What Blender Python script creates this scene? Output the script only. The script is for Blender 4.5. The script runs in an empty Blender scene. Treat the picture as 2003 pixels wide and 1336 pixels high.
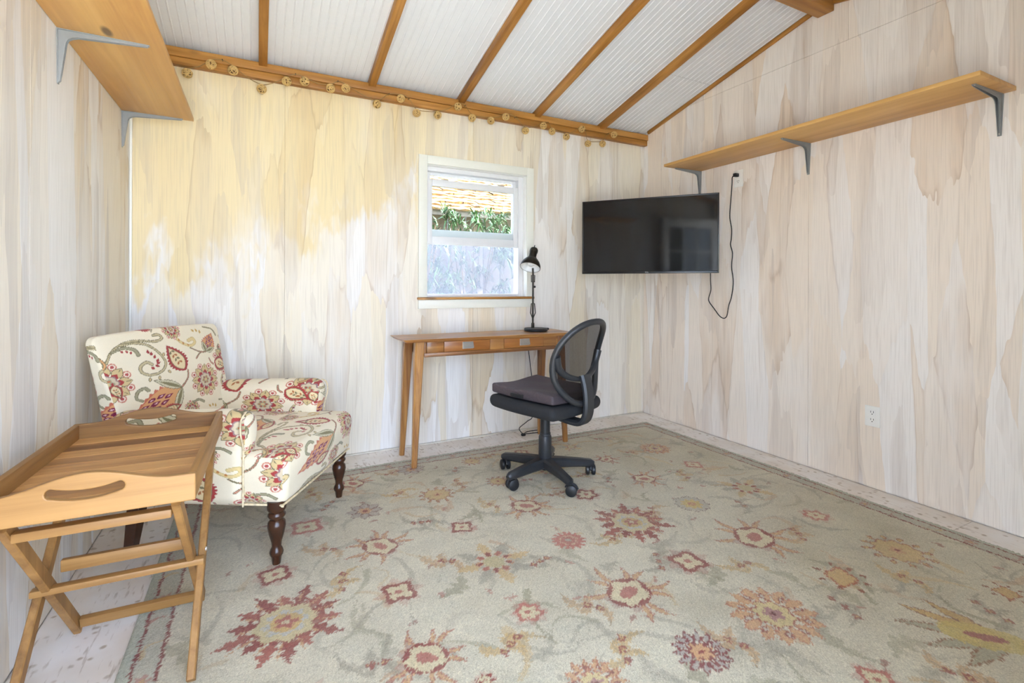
import bpy, bmesh, math, random
import numpy as np
from mathutils import Vector, Matrix

random.seed(7)
np.random.seed(7)
PI = math.pi
sc = bpy.context.scene
COL = sc.collection

# ------------------------------------------------------------------ camera
YAW, ROLL, EYE = 0.474956, 0.0038022, 1.08
fw = Vector((math.sin(YAW), math.cos(YAW), 0)); rt = Vector((math.cos(YAW), -math.sin(YAW), 0)); up = Vector((0, 0, 1))
rt, up = math.cos(ROLL) * rt + math.sin(ROLL) * up, math.cos(ROLL) * up - math.sin(ROLL) * rt
cam_d = bpy.data.cameras.new('camera')
cam = bpy.data.objects.new('camera', cam_d); COL.objects.link(cam)
M4 = Matrix(((rt.x, up.x, -fw.x, 0), (rt.y, up.y, -fw.y, 0), (rt.z, up.z, -fw.z, EYE), (0, 0, 0, 1)))
cam.matrix_world = M4
cam_d.sensor_fit = 'HORIZONTAL'; cam_d.sensor_width = 36.0
cam_d.lens = 963.824 / 2003 * 36
cam_d.shift_y = -(668 - 559.484) / 2003
cam_d.clip_start = 0.02
sc.camera = cam

# ------------------------------------------------------------------ light
SUN_E, SKY_S, EXPO = 4.5, 1.0, 3.99
w = bpy.data.worlds.new('sky'); sc.world = w; w.use_nodes = True
wn = w.node_tree; wn.nodes.clear()
bg = wn.nodes.new('ShaderNodeBackground'); wo = wn.nodes.new('ShaderNodeOutputWorld')
sky = wn.nodes.new('ShaderNodeTexSky'); sky.sky_type = 'HOSEK_WILKIE'
sky.sun_direction = Vector((0.55, -0.5, 1.3)).normalized(); sky.turbidity = 6.0; sky.ground_albedo = 0.4
hz = wn.nodes.new('ShaderNodeMix'); hz.data_type = 'RGBA'; hz.inputs['Factor'].default_value = 0.6
hz.inputs['B'].default_value = (0.78, 0.95, 1.30, 1)
wn.links.new(sky.outputs['Color'], hz.inputs['A'])
wn.links.new(hz.outputs['Result'], bg.inputs['Color'])
bg.inputs['Strength'].default_value = SKY_S
wn.links.new(bg.outputs[0], wo.inputs[0])
sd = bpy.data.lights.new('sun', 'SUN'); sd.energy = SUN_E; sd.angle = 0.009; sd.color = (1.0, 0.95, 0.88)
so = bpy.data.objects.new('sun', sd); COL.objects.link(so)
so.rotation_euler = Vector((0.55, -0.5, 1.3)).to_track_quat('Z', 'Y').to_euler()
so.location = (3, -3, 8)
vs = sc.view_settings
vs.view_transform = 'Standard'; vs.look = 'None'; vs.gamma = 1.0; vs.use_curve_mapping = False
vs.exposure = EXPO
sc.cycles.max_bounces = 10; sc.cycles.diffuse_bounces = 6; sc.cycles.transparent_max_bounces = 12; sc.cycles.adaptive_threshold = 0.05
sc.cycles.sample_clamp_indirect = 8.0

# room constants (metres)
LX, RX, BY, FY = -0.609, 2.94, 3.246, -0.13
SL, RIDGE_Y = 0.2387, 1.722
def zc(y):                       # height of the ceiling boards
    return 2.385 + (3.233 - y) * SL if y > RIDGE_Y else 2.385 + (3.233 - RIDGE_Y) * SL - (RIDGE_Y - y) * SL

def portal(name, loc, rot, sx, sy):
    l = bpy.data.lights.new(name, 'AREA'); l.shape = 'RECTANGLE'; l.size = sx; l.size_y = sy
    l.cycles.is_portal = True
    o = bpy.data.objects.new(name, l); COL.objects.link(o); o.location = loc; o.rotation_euler = rot
    return o
portal('door_portal', (0.38, FY - 0.09, 1.02), (PI / 2, 0, 0), 1.8, 2.04)
portal('window_portal', (1.40, BY + 0.14, 1.46), (-PI / 2, 0, 0), 0.74, 0.92)

# ------------------------------------------------------------------ materials
def s2l(c):
    return tuple(((v / 255) / 12.92 if v / 255 <= 0.04045 else ((v / 255 + 0.055) / 1.055) ** 2.4) for v in c)
def rgba(c): return (*s2l(c), 1.0)
MATS = {}
class Mat:
    def __init__(s, name):
        s.m = bpy.data.materials.new(name); s.m.use_nodes = True
        s.t = s.m.node_tree; s.t.nodes.clear(); MATS[name] = s.m
        s.out = s.t.nodes.new('ShaderNodeOutputMaterial')
    def n(s, typ, ins=None, **props):
        nd = s.t.nodes.new(typ)
        for k, v in props.items(): setattr(nd, k, v)
        for k, v in (ins or {}).items():
            sk = nd.inputs[k]
            if isinstance(v, bpy.types.NodeSocket): s.t.links.new(v, sk)
            else: sk.default_value = v
        return nd
    def pos(s): return s.n('ShaderNodeNewGeometry').outputs['Position']
    def obj(s): return s.n('ShaderNodeTexCoord').outputs['Object']
    def mul(s, v, sc3, add=(0, 0, 0)):
        return s.n('ShaderNodeMapping', {'Vector': v, 'Scale': sc3, 'Location': add}).outputs[0]
    def noise(s, v, scale=1, detail=3, rough=0.55, dist=0.0):
        return s.n('ShaderNodeTexNoise', {'Vector': v, 'Scale': scale, 'Detail': detail, 'Roughness': rough, 'Distortion': dist}).outputs['Fac']
    def noisec(s, v, scale=1, detail=2):
        return s.n('ShaderNodeTexNoise', {'Vector': v, 'Scale': scale, 'Detail': detail}).outputs['Color']
    def voro(s, v, scale=1, rnd=1.0):
        return s.n('ShaderNodeTexVoronoi', {'Vector': v, 'Scale': scale, 'Randomness': rnd})
    def ramp(s, f, stops, interp='LINEAR'):
        nd = s.n('ShaderNodeValToRGB', {'Fac': f}); cr = nd.color_ramp; cr.interpolation = interp
        while len(cr.elements) < len(stops): cr.elements.new(0.5)
        for e, (p, c) in zip(cr.elements, stops):
            e.position = p; e.color = c if len(c) == 4 else (*c, 1)
        return nd.outputs['Color']
    def step(s, f, a, b):
        return s.n('ShaderNodeMapRange', {'Value': f, 'From Min': a, 'From Max': b}, interpolation_type='SMOOTHSTEP').outputs[0]
    def mix(s, f, a, b, mode='MIX'):
        nd = s.n('ShaderNodeMix', data_type='RGBA', blend_type=mode)
        for k, v in (('Factor', f), ('A', a), ('B', b)):
            sk = [i for i in nd.inputs if i.name == k and (i.type == 'VALUE' if k == 'Factor' else i.type == 'RGBA')][0]
            if isinstance(v, bpy.types.NodeSocket): s.t.links.new(v, sk)
            else: sk.default_value = v if k == 'Factor' else ((*v, 1) if len(v) == 3 else v)
        return [o for o in nd.outputs if o.type == 'RGBA'][0]
    def math(s, op, a, b=0.0, c=0.0):
        nd = s.n('ShaderNodeMath', operation=op)
        for i, v in enumerate((a, b, c)):
            if isinstance(v, bpy.types.NodeSocket): s.t.links.new(v, nd.inputs[i])
            else: nd.inputs[i].default_value = v
        return nd.outputs[0]
    def vadd(s, a, b):
        return s.n('ShaderNodeVectorMath', {0: a, 1: b}, operation='ADD').outputs[0]
    def vscale(s, a, f):
        return s.n('ShaderNodeVectorMath', {0: a, 'Scale': f}, operation='SCALE').outputs[0]
    def bump(s, h, st=0.3, d=0.002):
        return s.n('ShaderNodeBump', {'Height': h, 'Strength': st, 'Distance': d}).outputs[0]
    def bsdf(s, **k):
        nd = s.n('ShaderNodeBsdfPrincipled')
        for a, v in k.items():
            sk = nd.inputs[a.replace('_', ' ')]
            if isinstance(v, bpy.types.NodeSocket): s.t.links.new(v, sk)
            else: sk.default_value = (*v, 1) if isinstance(v, tuple) and len(v) == 3 else v
        s.t.links.new(nd.outputs[0], s.out.inputs[0]); return nd

def plain(name, c, rough=0.5, metal=0.0, spec=0.5, noise=0.06, nscale=40):
    m = Mat(name); a = s2l(c)
    f = m.noise(m.obj(), nscale, 3)
    lo = tuple(max(0, v * (1 - noise)) for v in a); hi = tuple(min(1, v * (1 + noise)) for v in a)
    m.bsdf(Base_Color=m.ramp(f, [(0.3, lo), (0.7, hi)]), Roughness=rough, Metallic=metal, Specular_IOR_Level=spec)
    return m.m

def wood(name, axis, light, dark, mid=None, rough=0.45, grain=1.0, knots=0.0, spec=0.5, coat=0.0, rnd=True, vary=0.0):
    """grain along the local axis 0/1/2"""
    m = Mat(name); v = m.obj()
    if rnd:
        r = m.n('ShaderNodeObjectInfo').outputs['Random']
        off = m.n('ShaderNodeCombineXYZ', {'X': m.math('MULTIPLY', r, 13.7), 'Y': m.math('MULTIPLY', r, 7.3), 'Z': m.math('MULTIPLY', r, 29.1)}).outputs[0]
        v = m.vadd(v, off)
    s1 = [26.0 * grain] * 3; s1[axis] = 1.6 * grain
    s2 = [150.0 * grain] * 3; s2[axis] = 4.0 * grain
    s3 = [7.0 * grain] * 3; s3[axis] = 0.8 * grain
    wv = m.noise(m.mul(v, s1), 1, 4, 0.6, 0.6)
    fine = m.noise(m.mul(v, s2), 1, 2, 0.6)
    big = m.noise(m.mul(v, s3), 1, 2, 0.5, 0.4)
    f = m.math('ADD', m.math('MULTIPLY', wv, 0.65), m.math('MULTIPLY', big, 0.5))
    f = m.math('ADD', f, m.math('MULTIPLY', fine, 0.15))
    if vary: f = m.math('ADD', f, m.math('MULTIPLY', m.math('SUBTRACT', r, 0.5), vary))
    md = mid or tuple((a + b) / 2 for a, b in zip(light, dark))
    c = m.ramp(f, [(0.42, s2l(dark)), (0.62, s2l(md)), (0.82, s2l(light))])
    if knots:
        sk = [6.5] * 3; sk[axis] = 2.4
        d = m.voro(m.mul(v, sk), 1).outputs['Distance']
        k = m.step(d, 0.13, 0.05)
        c = m.mix(m.math('MULTIPLY', k, knots), c, s2l(tuple(x * 0.4 for x in dark)))
    m.bsdf(Base_Color=c, Roughness=m.math('ADD', m.math('MULTIPLY', fine, 0.2), rough - 0.1), Normal=m.bump(fine, 0.12, 0.001),
           Specular_IOR_Level=spec, Coat_Weight=coat, Coat_Roughness=0.2)
    return m.m

def plywood(name, uaxis, seed, white, cream, tan, grey, raw=None, rawfn=None):
    """white-washed plywood: vertical brush patches with ragged ends, stained edges and fine vertical grain"""
    m = Mat(name); p = m.pos()
    sx = m.n('ShaderNodeSeparateXYZ', {0: p})
    U = sx.outputs[uaxis]; V = sx.outputs[2]
    uv = m.n('ShaderNodeCombineXYZ', {'X': m.math('ADD', U, seed * 3.1), 'Y': V, 'Z': seed * 1.7}).outputs[0]
    wob = m.vscale(m.vadd(m.noisec(m.mul(uv, (2.6, 1.2, 1)), 1, 1), (-0.5, -0.5, -0.5)), 0.055)
    uvw = m.vadd(uv, wob)
    fray = m.vscale(m.vadd(m.noisec(m.mul(uv, (38, 7, 1)), 1, 1), (-0.5, -0.5, -0.5)), 0.20)
    fray = m.n('ShaderNodeVectorMath', {0: fray, 1: (0.05, 1.0, 0)}, operation='MULTIPLY').outputs[0]
    uvf = m.vadd(uvw, fray)
    def cells(sx_, sy_, off, edge=True):
        v = m.mul(uvf, (sx_, sy_, 0.0), off)
        vo = m.voro(v, 1)
        ed_ = None if not edge else m.n('ShaderNodeTexVoronoi', {'Vector': v, 'Scale': 1.0}, feature='DISTANCE_TO_EDGE').outputs['Distance']
        return m.n('ShaderNodeSeparateColor', {0: vo.outputs['Color']}).outputs, ed_
    v1, e1 = cells(7.2, 1.0, (0, 0, 0))
    v2, e2 = cells(11.5, 1.6, (3.3, 7.7, 0), False)
    streak = m.noise(m.mul(uvw, (22, 0.45, 1)), 1, 3, 0.6)
    soft = m.noise(m.mul(uvw, (9, 1.3, 1), (5, 1, 0)), 1, 2, 0.6)
    fine = m.noise(m.mul(uv, (190, 4.5, 1)), 1, 1, 0.6)
    cloud = m.noise(m.mul(uvf, (2.2, 1.1, 1)), 1, 2, 0.6)
    c = m.mix(m.step(v1[0], 0.1, 0.9), white, cream)
    if raw is not None:
        zone = rawfn(m, U, V, m.noise(m.mul(uvf, (6, 2.4, 1)), 1, 3, 0.65))
        c = m.mix(zone, c, m.mix(m.step(v2[1], 0.3, 0.9), raw, tuple(x * 0.93 + y * 0.07 for x, y in zip(raw, tan))))
    body = m.math('ADD', m.math('MULTIPLY', m.step(soft, 0.38, 0.66), 0.8), 0.2)
    c = m.mix(m.math('MULTIPLY', m.math('MULTIPLY', m.step(v1[1], 0.5, 0.95), body), 0.46), c, tan)
    c = m.mix(m.math('MULTIPLY', m.math('MULTIPLY', m.step(v2[0], 0.5, 0.95), m.math('ADD', m.math('MULTIPLY', m.step(streak, 0.35, 0.7), 0.7), 0.3)), 0.50), c, grey)
    dk = tuple(x * y * 1.15 for x, y in zip(tan, (0.52, 0.44, 0.36)))
    for e, v, amt in ((e1, v1[1], 0.32),):
        ln = m.math('MULTIPLY', m.step(e, 0.05, 0.0), m.step(v, 0.35, 0.75))
        c = m.mix(m.math('MULTIPLY', m.math('MULTIPLY', ln, m.step(soft, 0.42, 0.6)), amt), c, dk)
    c = m.mix(m.math('MULTIPLY', m.step(cloud, 0.52, 0.78), 0.5), c, white)
    st2 = m.noise(m.mul(uvw, (48, 0.7, 1), (9, 2, 0)), 1, 1, 0.6)
    c = m.mix(m.math('MULTIPLY', m.math('MULTIPLY', m.step(st2, 0.58, 0.78), m.step(v1[2], 0.4, 0.95)), 0.36), c, tuple(x * 0.6 for x in tan))
    c = m.mix(m.math('MULTIPLY', m.step(fine, 0.45, 0.7), 0.16), c, tuple(x * 0.72 for x in grey))
    m.bsdf(Base_Color=c, Roughness=0.62, Specular_IOR_Level=0.25)
    return m.m

def raw_back(m, U, V, nz):
    # bare warmer wood left in the upper left of the back wall, ragged lower edge
    e = m.math('ADD', m.math('MULTIPLY', U, 0.22), 1.32)
    a = m.math('SUBTRACT', m.math('ADD', V, m.math('MULTIPLY', nz, 1.9)), m.math('ADD', e, 0.92))
    up_ = m.step(a, -0.12, 0.22)
    fade = m.step(U, 1.9, 0.7)
    return m.math('MULTIPLY', m.math('MULTIPLY', up_, fade), 0.8)

M_WB = plywood('plywood_back', 0, 1.0, s2l((238, 235, 230)), s2l((236, 226, 204)), s2l((210, 182, 136)), s2l((196, 184, 168)), s2l((232, 212, 160)), raw_back)
M_WR = plywood('plywood_right', 1, 2.3, s2l((246, 241, 236)), s2l((242, 229, 214)), s2l((214, 187, 158)), s2l((202, 188, 176)))
M_WL = plywood('plywood_left', 1, 4.1, s2l((238, 237, 234)), s2l((234, 226, 210)), s2l((210, 186, 150)), s2l((190, 184, 178)))
M_AMBER = {a: wood('amber_beam_wood_%d' % a, a, (200, 146, 74), (128, 80, 30), (166, 114, 48), knots=0.5) for a in (0, 1)}
M_PINE = wood('pine_shelf_wood', 1, (218, 174, 104), (178, 128, 64), (200, 150, 82), grain=0.6, knots=0.8, rough=0.4)
M_DESK = {a: wood('acacia_wood_%d' % a, a, (188, 136, 74), (84, 48, 22), (142, 92, 46), rough=0.35, coat=0.25, vary=0.15) for a in (0, 2)}
M_DRAWER = wood('acacia_drawer_wood', 0, (186, 124, 58), (112, 64, 28), (158, 98, 42), rough=0.35, coat=0.3)
M_TEAK = {a: wood('teak_wood_%d' % a, a, (170, 127, 72), (106, 71, 35), (147, 106, 57), rough=0.5) for a in (0, 1, 2)}
M_SLAT = wood('teak_slat_wood', 0, (206, 160, 100), (120, 80, 44), (182, 134, 80), rough=0.5, vary=0.35)
M_WALNUT = plain('dark_walnut', (62, 36, 22), 0.25, noise=0.25, nscale=12)
M_WHITE = plain('white_paint', (240, 240, 234), 0.4, noise=0.01)
M_CASE0 = plain('aged_white_paint', (214, 206, 192), 0.6, noise=0.08)
M_VINYL = plain('white_vinyl', (228, 228, 228), 0.3, noise=0.01)
M_CEIL = plain('white_beadboard', (228, 231, 236), 0.45, noise=0.01)
M_BLACKP = plain('black_plastic', (30, 31, 33), 0.45, noise=0.1)
M_CHAIRP = plain('charcoal_plastic', (42, 44, 47), 0.42, noise=0.08)
M_SEATF = plain('black_seat_fabric', (34, 35, 38), 0.85, noise=0.25, nscale=300)
M_CUSH = plain('plum_grey_cushion_fabric', (72, 62, 66), 0.75, noise=0.15, nscale=120)
M_LAMP = plain('dark_bronze_metal', (44, 40, 32), 0.35, 0.6, noise=0.1)
M_LAMPIN = plain('white_enamel', (235, 235, 232), 0.4, noise=0.01)
M_STEEL = plain('grey_steel', (150, 154, 154), 0.42, 0.2, noise=0.04)
M_NICKEL = plain('brushed_nickel', (206, 203, 196), 0.35, 0.5, noise=0.05)
M_OUTLET = plain('white_outlet_plastic', (242, 241, 236), 0.35, noise=0.01)
M_DARK = plain('dark_slot', (20, 20, 20), 0.7)
M_WICKER = plain('wicker_cane', (214, 178, 112), 0.6, noise=0.15, nscale=150)
M_WICKIN = plain('wicker_inner', (126, 92, 48), 0.7, noise=0.1)
M_TWINE = plain('string_wire', (150, 120, 70), 0.7)
M_CORD = plain('black_cord', (18, 18, 19), 0.45)
M_LOGO = plain('silver_print', (200, 200, 200), 0.4)
M_TVB = plain('tv_bezel', (14, 14, 15), 0.3)
m = Mat('tv_screen'); m.bsdf(Base_Color=m.ramp(m.noise(m.obj(), 3), [(0, (0.006, 0.006, 0.007)), (1, (0.009, 0.009, 0.009))]), Roughness=0.06, Specular_IOR_Level=0.4); M_TVS = m.m

m = Mat('painted_floor'); p = m.pos()
sp = m.step(m.math('ADD', m.voro(m.mul(p, (22, 24, 1)), 1).outputs['Distance'], m.math('MULTIPLY', m.noise(p, 22, 3), 0.5)), 0.52, 0.36)
bl = m.noise(p, 2.2, 4); gr = m.noise(m.mul(p, (60, 10, 1)), 1, 4)
fc = m.mix(m.step(bl, 0.35, 0.65), s2l((238, 234, 230)), s2l((222, 212, 200)))
fc = m.mix(m.math('MULTIPLY', sp, m.step(m.noise(p, 3.0, 2), 0.3, 0.55)), fc, s2l((186, 172, 156)))
fc = m.mix(m.math('MULTIPLY', m.step(gr, 0.56, 0.7), 0.5), fc, s2l((150, 128, 104)))
m.bsdf(Base_Color=fc, Roughness=0.5, Normal=m.bump(gr, 0.3, 0.001)); M_FLOOR = m.m

def attr_fabric(name, weave, rough, bump_d, mott, sheen=0.2):
    m = Mat(name); at = m.n('ShaderNodeAttribute', attribute_name='Col').outputs['Color']
    nz = m.noise(m.obj(), weave, 2, 0.7)
    big = m.noise(m.obj(), 5.0, 4, 0.6)
    c = m.mix(1.0, at, m.ramp(nz, [(0.25, (1 - mott,) * 3), (0.75, (1 + mott * 0.4,) * 3)]), 'MULTIPLY')
    c = m.mix(1.0, c, m.ramp(big, [(0.3, (1 - mott * 0.5,) * 3), (0.7, (1.0,) * 3)]), 'MULTIPLY')
    m.bsdf(Base_Color=c, Roughness=rough, Specular_IOR_Level=0.15, Sheen_Weight=sheen, Normal=m.bump(nz, 0.6, bump_d))
    return m.m
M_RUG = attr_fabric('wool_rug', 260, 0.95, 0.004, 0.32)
M_FAB = attr_fabric('paisley_upholstery', 700, 0.8, 0.0006, 0.10)
M_PIPE = plain('cream_piping', (214, 196, 160), 0.8, noise=0.25, nscale=60)

def glassy(name, tint, refl=1.0):
    m = Mat(name)
    tr = m.n('ShaderNodeBsdfTransparent', {'Color': (*tint, 1)}); gl = m.n('ShaderNodeBsdfGlossy', {'Roughness': 0.02})
    fr = m.n('ShaderNodeFresnel', {'IOR': 1.45})
    mx = m.n('ShaderNodeMixShader', {0: m.math('MULTIPLY', fr.outputs[0], refl), 1: tr.outputs[0], 2: gl.outputs[0]})
    m.t.links.new(mx.outputs[0], m.out.inputs[0]); return m.m
M_GLASS = glassy('window_glass', (0.95, 0.97, 0.96))
def meshy(name, col, cover, scale, noise_amt=0.0):
    m = Mat(name); v = m.obj()
    tr = m.n('ShaderNodeBsdfTransparent'); df = m.n('ShaderNodeBsdfDiffuse', {'Color': (*s2l(col), 1)})
    tl = m.n('ShaderNodeBsdfTranslucent', {'Color': (*s2l(col), 1)})
    ad = m.n('ShaderNodeMixShader', {0: 0.5, 1: df.outputs[0], 2: tl.outputs[0]})
    f = m.noise(v, scale, 2)
    cv = m.n('ShaderNodeMapRange', {'Value': f, 'From Min': 0.3, 'From Max': 0.7, 'To Min': cover - noise_amt, 'To Max': cover + noise_amt}).outputs[0]
    mx = m.n('ShaderNodeMixShader', {0: cv, 1: tr.outputs[0], 2: ad.outputs[0]})
    m.t.links.new(mx.outputs[0], m.out.inputs[0]); return m.m
M_SCREEN = meshy('insect_screen_mesh', (150, 152, 160), 0.42, 160, 0.06)
M_CMESH = meshy('chair_back_mesh', (46, 40, 37), 0.76, 900, 0.12)

# ------------------------------------------------------------------ mesh helpers
def tag(o, label, cat=None, group=None, kind=None):
    o['label'] = label
    if cat: o['category'] = cat
    if group: o['group'] = group
    if kind: o['kind'] = kind
    return o
def empty(name, loc=(0, 0, 0), rz=0.0):
    o = bpy.data.objects.new(name, None); COL.objects.link(o); o.location = loc; o.rotation_euler = (0, 0, rz)
    o.empty_display_size = 0.1
    return o
def link(name, me, mat, parent=None, smooth=False, auto=None):
    o = bpy.data.objects.new(name, me); COL.objects.link(o)
    if mat is not None: me.materials.append(mat)
    if smooth:
        me.polygons.foreach_set('use_smooth', [True] * len(me.polygons))
        if auto is not None:
            me.set_sharp_from_angle(angle=math.radians(auto))
    if parent is not None: o.parent = parent
    return o
def from_bm(name, bm, mat, parent=None, smooth=False, auto=None):
    bmesh.ops.recalc_face_normals(bm, faces=bm.faces)
    me = bpy.data.meshes.new(name); bm.to_mesh(me); bm.free()
    return link(name, me, mat, parent, smooth, auto)
def box(name, a, b, mat, parent=None, bev=0.002, loc=None, rot=None, seg=2):
    """box from corner a to corner b; loc/rot place the object, coordinates are then local"""
    bm = bmesh.new(); bmesh.ops.create_cube(bm, size=1)
    for v in bm.verts: v.co = Vector([a[i] + (b[i] - a[i]) * (v.co[i] + 0.5) for i in range(3)])
    if bev: bmesh.ops.bevel(bm, geom=bm.edges[:], offset=bev, segments=seg, affect='EDGES', profile=0.5)
    o = from_bm(name, bm, mat, parent, True, 35)
    if loc is not None: o.location = loc
    if rot is not None: o.rotation_euler = rot
    return o
def frame_bm(bm, pts, sections, closed=False, cap=True):
    """sweep: sections = one list of (a,b) per point; a along side vector, b along 'up'"""
    P = [Vector(p) for p in pts]; n = len(P); rings = []
    ref = None
    for i in range(n):
        if closed: t = (P[(i + 1) % n] - P[i - 1]).normalized()
        else: t = (P[min(i + 1, n - 1)] - P[max(i - 1, 0)]).normalized()
        if ref is None:
            ref = Vector((0, 0, 1)) if abs(t.z) < 0.9 else Vector((1, 0, 0))
        s = t.cross(ref).normalized(); u = s.cross(t).normalized(); ref = u
        sec = sections[i] if isinstance(sections[0][0], (tuple, list)) else sections
        rings.append([bm.verts.new(P[i] + s * a + u * b) for a, b in sec])
    k = len(rings[0])
    for i in range(n if closed else n - 1):
        A, B = rings[i], rings[(i + 1) % n]
        for j in range(k):
            bm.faces.new((A[j], A[(j + 1) % k], B[(j + 1) % k], B[j]))
    if cap and not closed:
        bm.faces.new(rings[0]); bm.faces.new(rings[-1])
def circ(r, n=10, sy=1.0): return [(r * math.cos(2 * PI * i / n), sy * r * math.sin(2 * PI * i / n)) for i in range(n)]
def rect(w_, h_, c=0.0):
    a, b = w_ / 2, h_ / 2
    if not c: return [(-a, -b), (a, -b), (a, b), (-a, b)]
    return [(-a + c, -b), (a - c, -b), (a, -b + c), (a, b - c), (a - c, b), (-a + c, b), (-a, b - c), (-a, -b + c)]
def tube(name, pts, r, mat, parent=None, n=10, closed=False, smooth_pts=0, sy=1.0):
    k0 = len(pts)
    if smooth_pts: pts = spline(pts, smooth_pts, closed)
    if isinstance(r, (list, tuple)) and len(r) != len(pts):
        r = list(np.interp(np.linspace(0, 1, len(pts)), np.linspace(0, 1, len(r)), r))
    bm = bmesh.new()
    secs = [circ(x, n, sy) for x in r] if isinstance(r, (list, tuple)) else [circ(r, n, sy)] * len(pts)
    frame_bm(bm, pts, secs, closed)
    return from_bm(name, bm, mat, parent, True, 50)
def bar(name, p0, p1, s0, s1, mat, parent=None, c=0.003):
    bm = bmesh.new(); frame_bm(bm, [p0, p1], [rect(*s0, c), rect(*s1, c)])
    return from_bm(name, bm, mat, parent, True, 30)
def spline(pts, k=6, closed=False):
    P = [Vector(p) for p in pts]; n = len(P); out = []
    for i in range(n if closed else n - 1):
        a, b, c, d = (P[(i - 1) % n], P[i], P[(i + 1) % n], P[(i + 2) % n]) if closed else (P[max(i - 1, 0)], P[i], P[i + 1], P[min(i + 2, n - 1)])
        for j in range(k):
            t = j / k
            out.append(0.5 * ((2 * b) + (c - a) * t + (2 * a - 5 * b + 4 * c - d) * t * t + (3 * b - a - 3 * c + d) * t ** 3))
    if not closed: out.append(P[-1])
    return out
def lathe(name, prof, mat, parent=None, n=28, loc=None, rot=None, auto=40):
    bm = bmesh.new(); rings = []
    for r, z in prof:
        if r < 1e-6: rings.append([bm.verts.new((0, 0, z))])
        else: rings.append([bm.verts.new((r * math.cos(2 * PI * i / n), r * math.sin(2 * PI * i / n), z)) for i in range(n)])
    for A, B in zip(rings, rings[1:]):
        if len(A) == 1 and len(B) == 1: continue
        for i in range(n):
            j = (i + 1) % n
            if len(A) == 1: bm.faces.new((A[0], B[i], B[j]))
            elif len(B) == 1: bm.faces.new((A[i], A[j], B[0]))
            else: bm.faces.new((A[i], A[j], B[j], B[i]))
    o = from_bm(name, bm, mat, parent, True, auto)
    if loc is not None: o.location = loc
    if rot is not None: o.rotation_euler = rot
    return o
def prism(name, outer, holes, fn0, fn1, mat, parent=None, smooth=False):
    """2-D outline with holes, mapped by fn0 (one face) and fn1 (other face) to 3-D"""
    bm = bmesh.new(); edges = []
    for lp in [outer] + list(holes):
        vv = [bm.verts.new((x, y, 0)) for x, y in lp]
        edges += [bm.edges.new((vv[i], vv[(i + 1) % len(vv)])) for i in range(len(vv))]
    bmesh.ops.triangle_fill(bm, use_beauty=True, use_dissolve=False, edges=edges)
    fs = bm.faces[:]
    ret = bmesh.ops.extrude_face_region(bm, geom=fs)
    new = {v for v in ret['geom'] if isinstance(v, bmesh.types.BMVert)}
    for v in bm.verts:
        v.co = Vector((fn1 if v in new else fn0)(v.co.x, v.co.y))
    return from_bm(name, bm, mat, parent, smooth, 30)
def np_mesh(name, V, Q, mat, parent=None, col=None, smooth=True):
    me = bpy.data.meshes.new(name); V = np.asarray(V, np.float32); Q = np.asarray(Q, np.int32)
    me.vertices.add(len(V)); me.vertices.foreach_set('co', V.ravel())
    me.loops.add(Q.size); me.loops.foreach_set('vertex_index', Q.ravel())
    me.polygons.add(len(Q)); me.polygons.foreach_set('loop_start', np.arange(0, Q.size, 4, dtype=np.int32))
    me.polygons.foreach_set('loop_total', np.full(len(Q), 4, np.int32))
    if smooth: me.polygons.foreach_set('use_smooth', np.ones(len(Q), bool))
    me.update(calc_edges=True); me.validate()
    if col is not None:
        at = me.color_attributes.new('Col', 'FLOAT_COLOR', 'POINT')
        at.data.foreach_set('color', np.hstack([col, np.ones((len(col), 1))]).astype(np.float32).ravel())
    return link(name, me, mat, parent)
def grid_q(nx, ny, off=0):
    i, j = np.meshgrid(np.arange(nx - 1), np.arange(ny - 1), indexing='ij')
    a = i * ny + j
    return np.stack([a, a + ny, a + ny + 1, a + 1], -1).reshape(-1, 4) + off
def rbox(h, r, res):
    """rounded box surface grid: returns verts, quads, outward normals (undeformed)"""
    h = np.array(h, float); Vs, Qs, o = [], [], 0
    for ax in range(3):
        a, b = (ax + 1) % 3, (ax + 2) % 3
        for sg in (-1, 1):
            na, nb = max(4, int(2 * h[a] / res)) + 1, max(4, int(2 * h[b] / res)) + 1
            A, B = np.meshgrid(np.linspace(-h[a], h[a], na), np.linspace(-h[b], h[b], nb), indexing='ij')
            P = np.zeros((na * nb, 3)); P[:, ax] = sg * h[ax]; P[:, a] = A.ravel(); P[:, b] = B.ravel()
            q = grid_q(na, nb, o); Qs.append(q if sg > 0 else q[:, ::-1]); Vs.append(P); o += len(P)
    P = np.vstack(Vs); Q = np.vstack(Qs)
    key, idx, inv = np.unique(np.round(P, 5), axis=0, return_index=True, return_inverse=True)
    P = P[idx]; Q = inv.ravel()[Q]
    q = np.clip(P, -(h - r), h - r); d = P - q; n = d / np.linalg.norm(d, axis=1)[:, None]
    return q + n * r, Q, n

# ================================================================== SETTING
# ---- ground outside
m = Mat('garden_ground'); gn = m.noise(m.pos(), 1.3, 5); g2 = m.noise(m.pos(), 30, 3)
gc = m.mix(m.step(gn, 0.4, 0.6), s2l((176, 176, 172)), s2l((158, 160, 150)))
m.bsdf(Base_Color=m.mix(m.math('MULTIPLY', g2, 0.3), gc, s2l((110, 104, 84))), Roughness=0.9); M_GROUND = m.m
tag(box('ground', (-14, -14, -0.4), (16, 16, -0.22), M_GROUND, bev=0), 'pale gravelly garden ground outside the shed', kind='structure')

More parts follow.
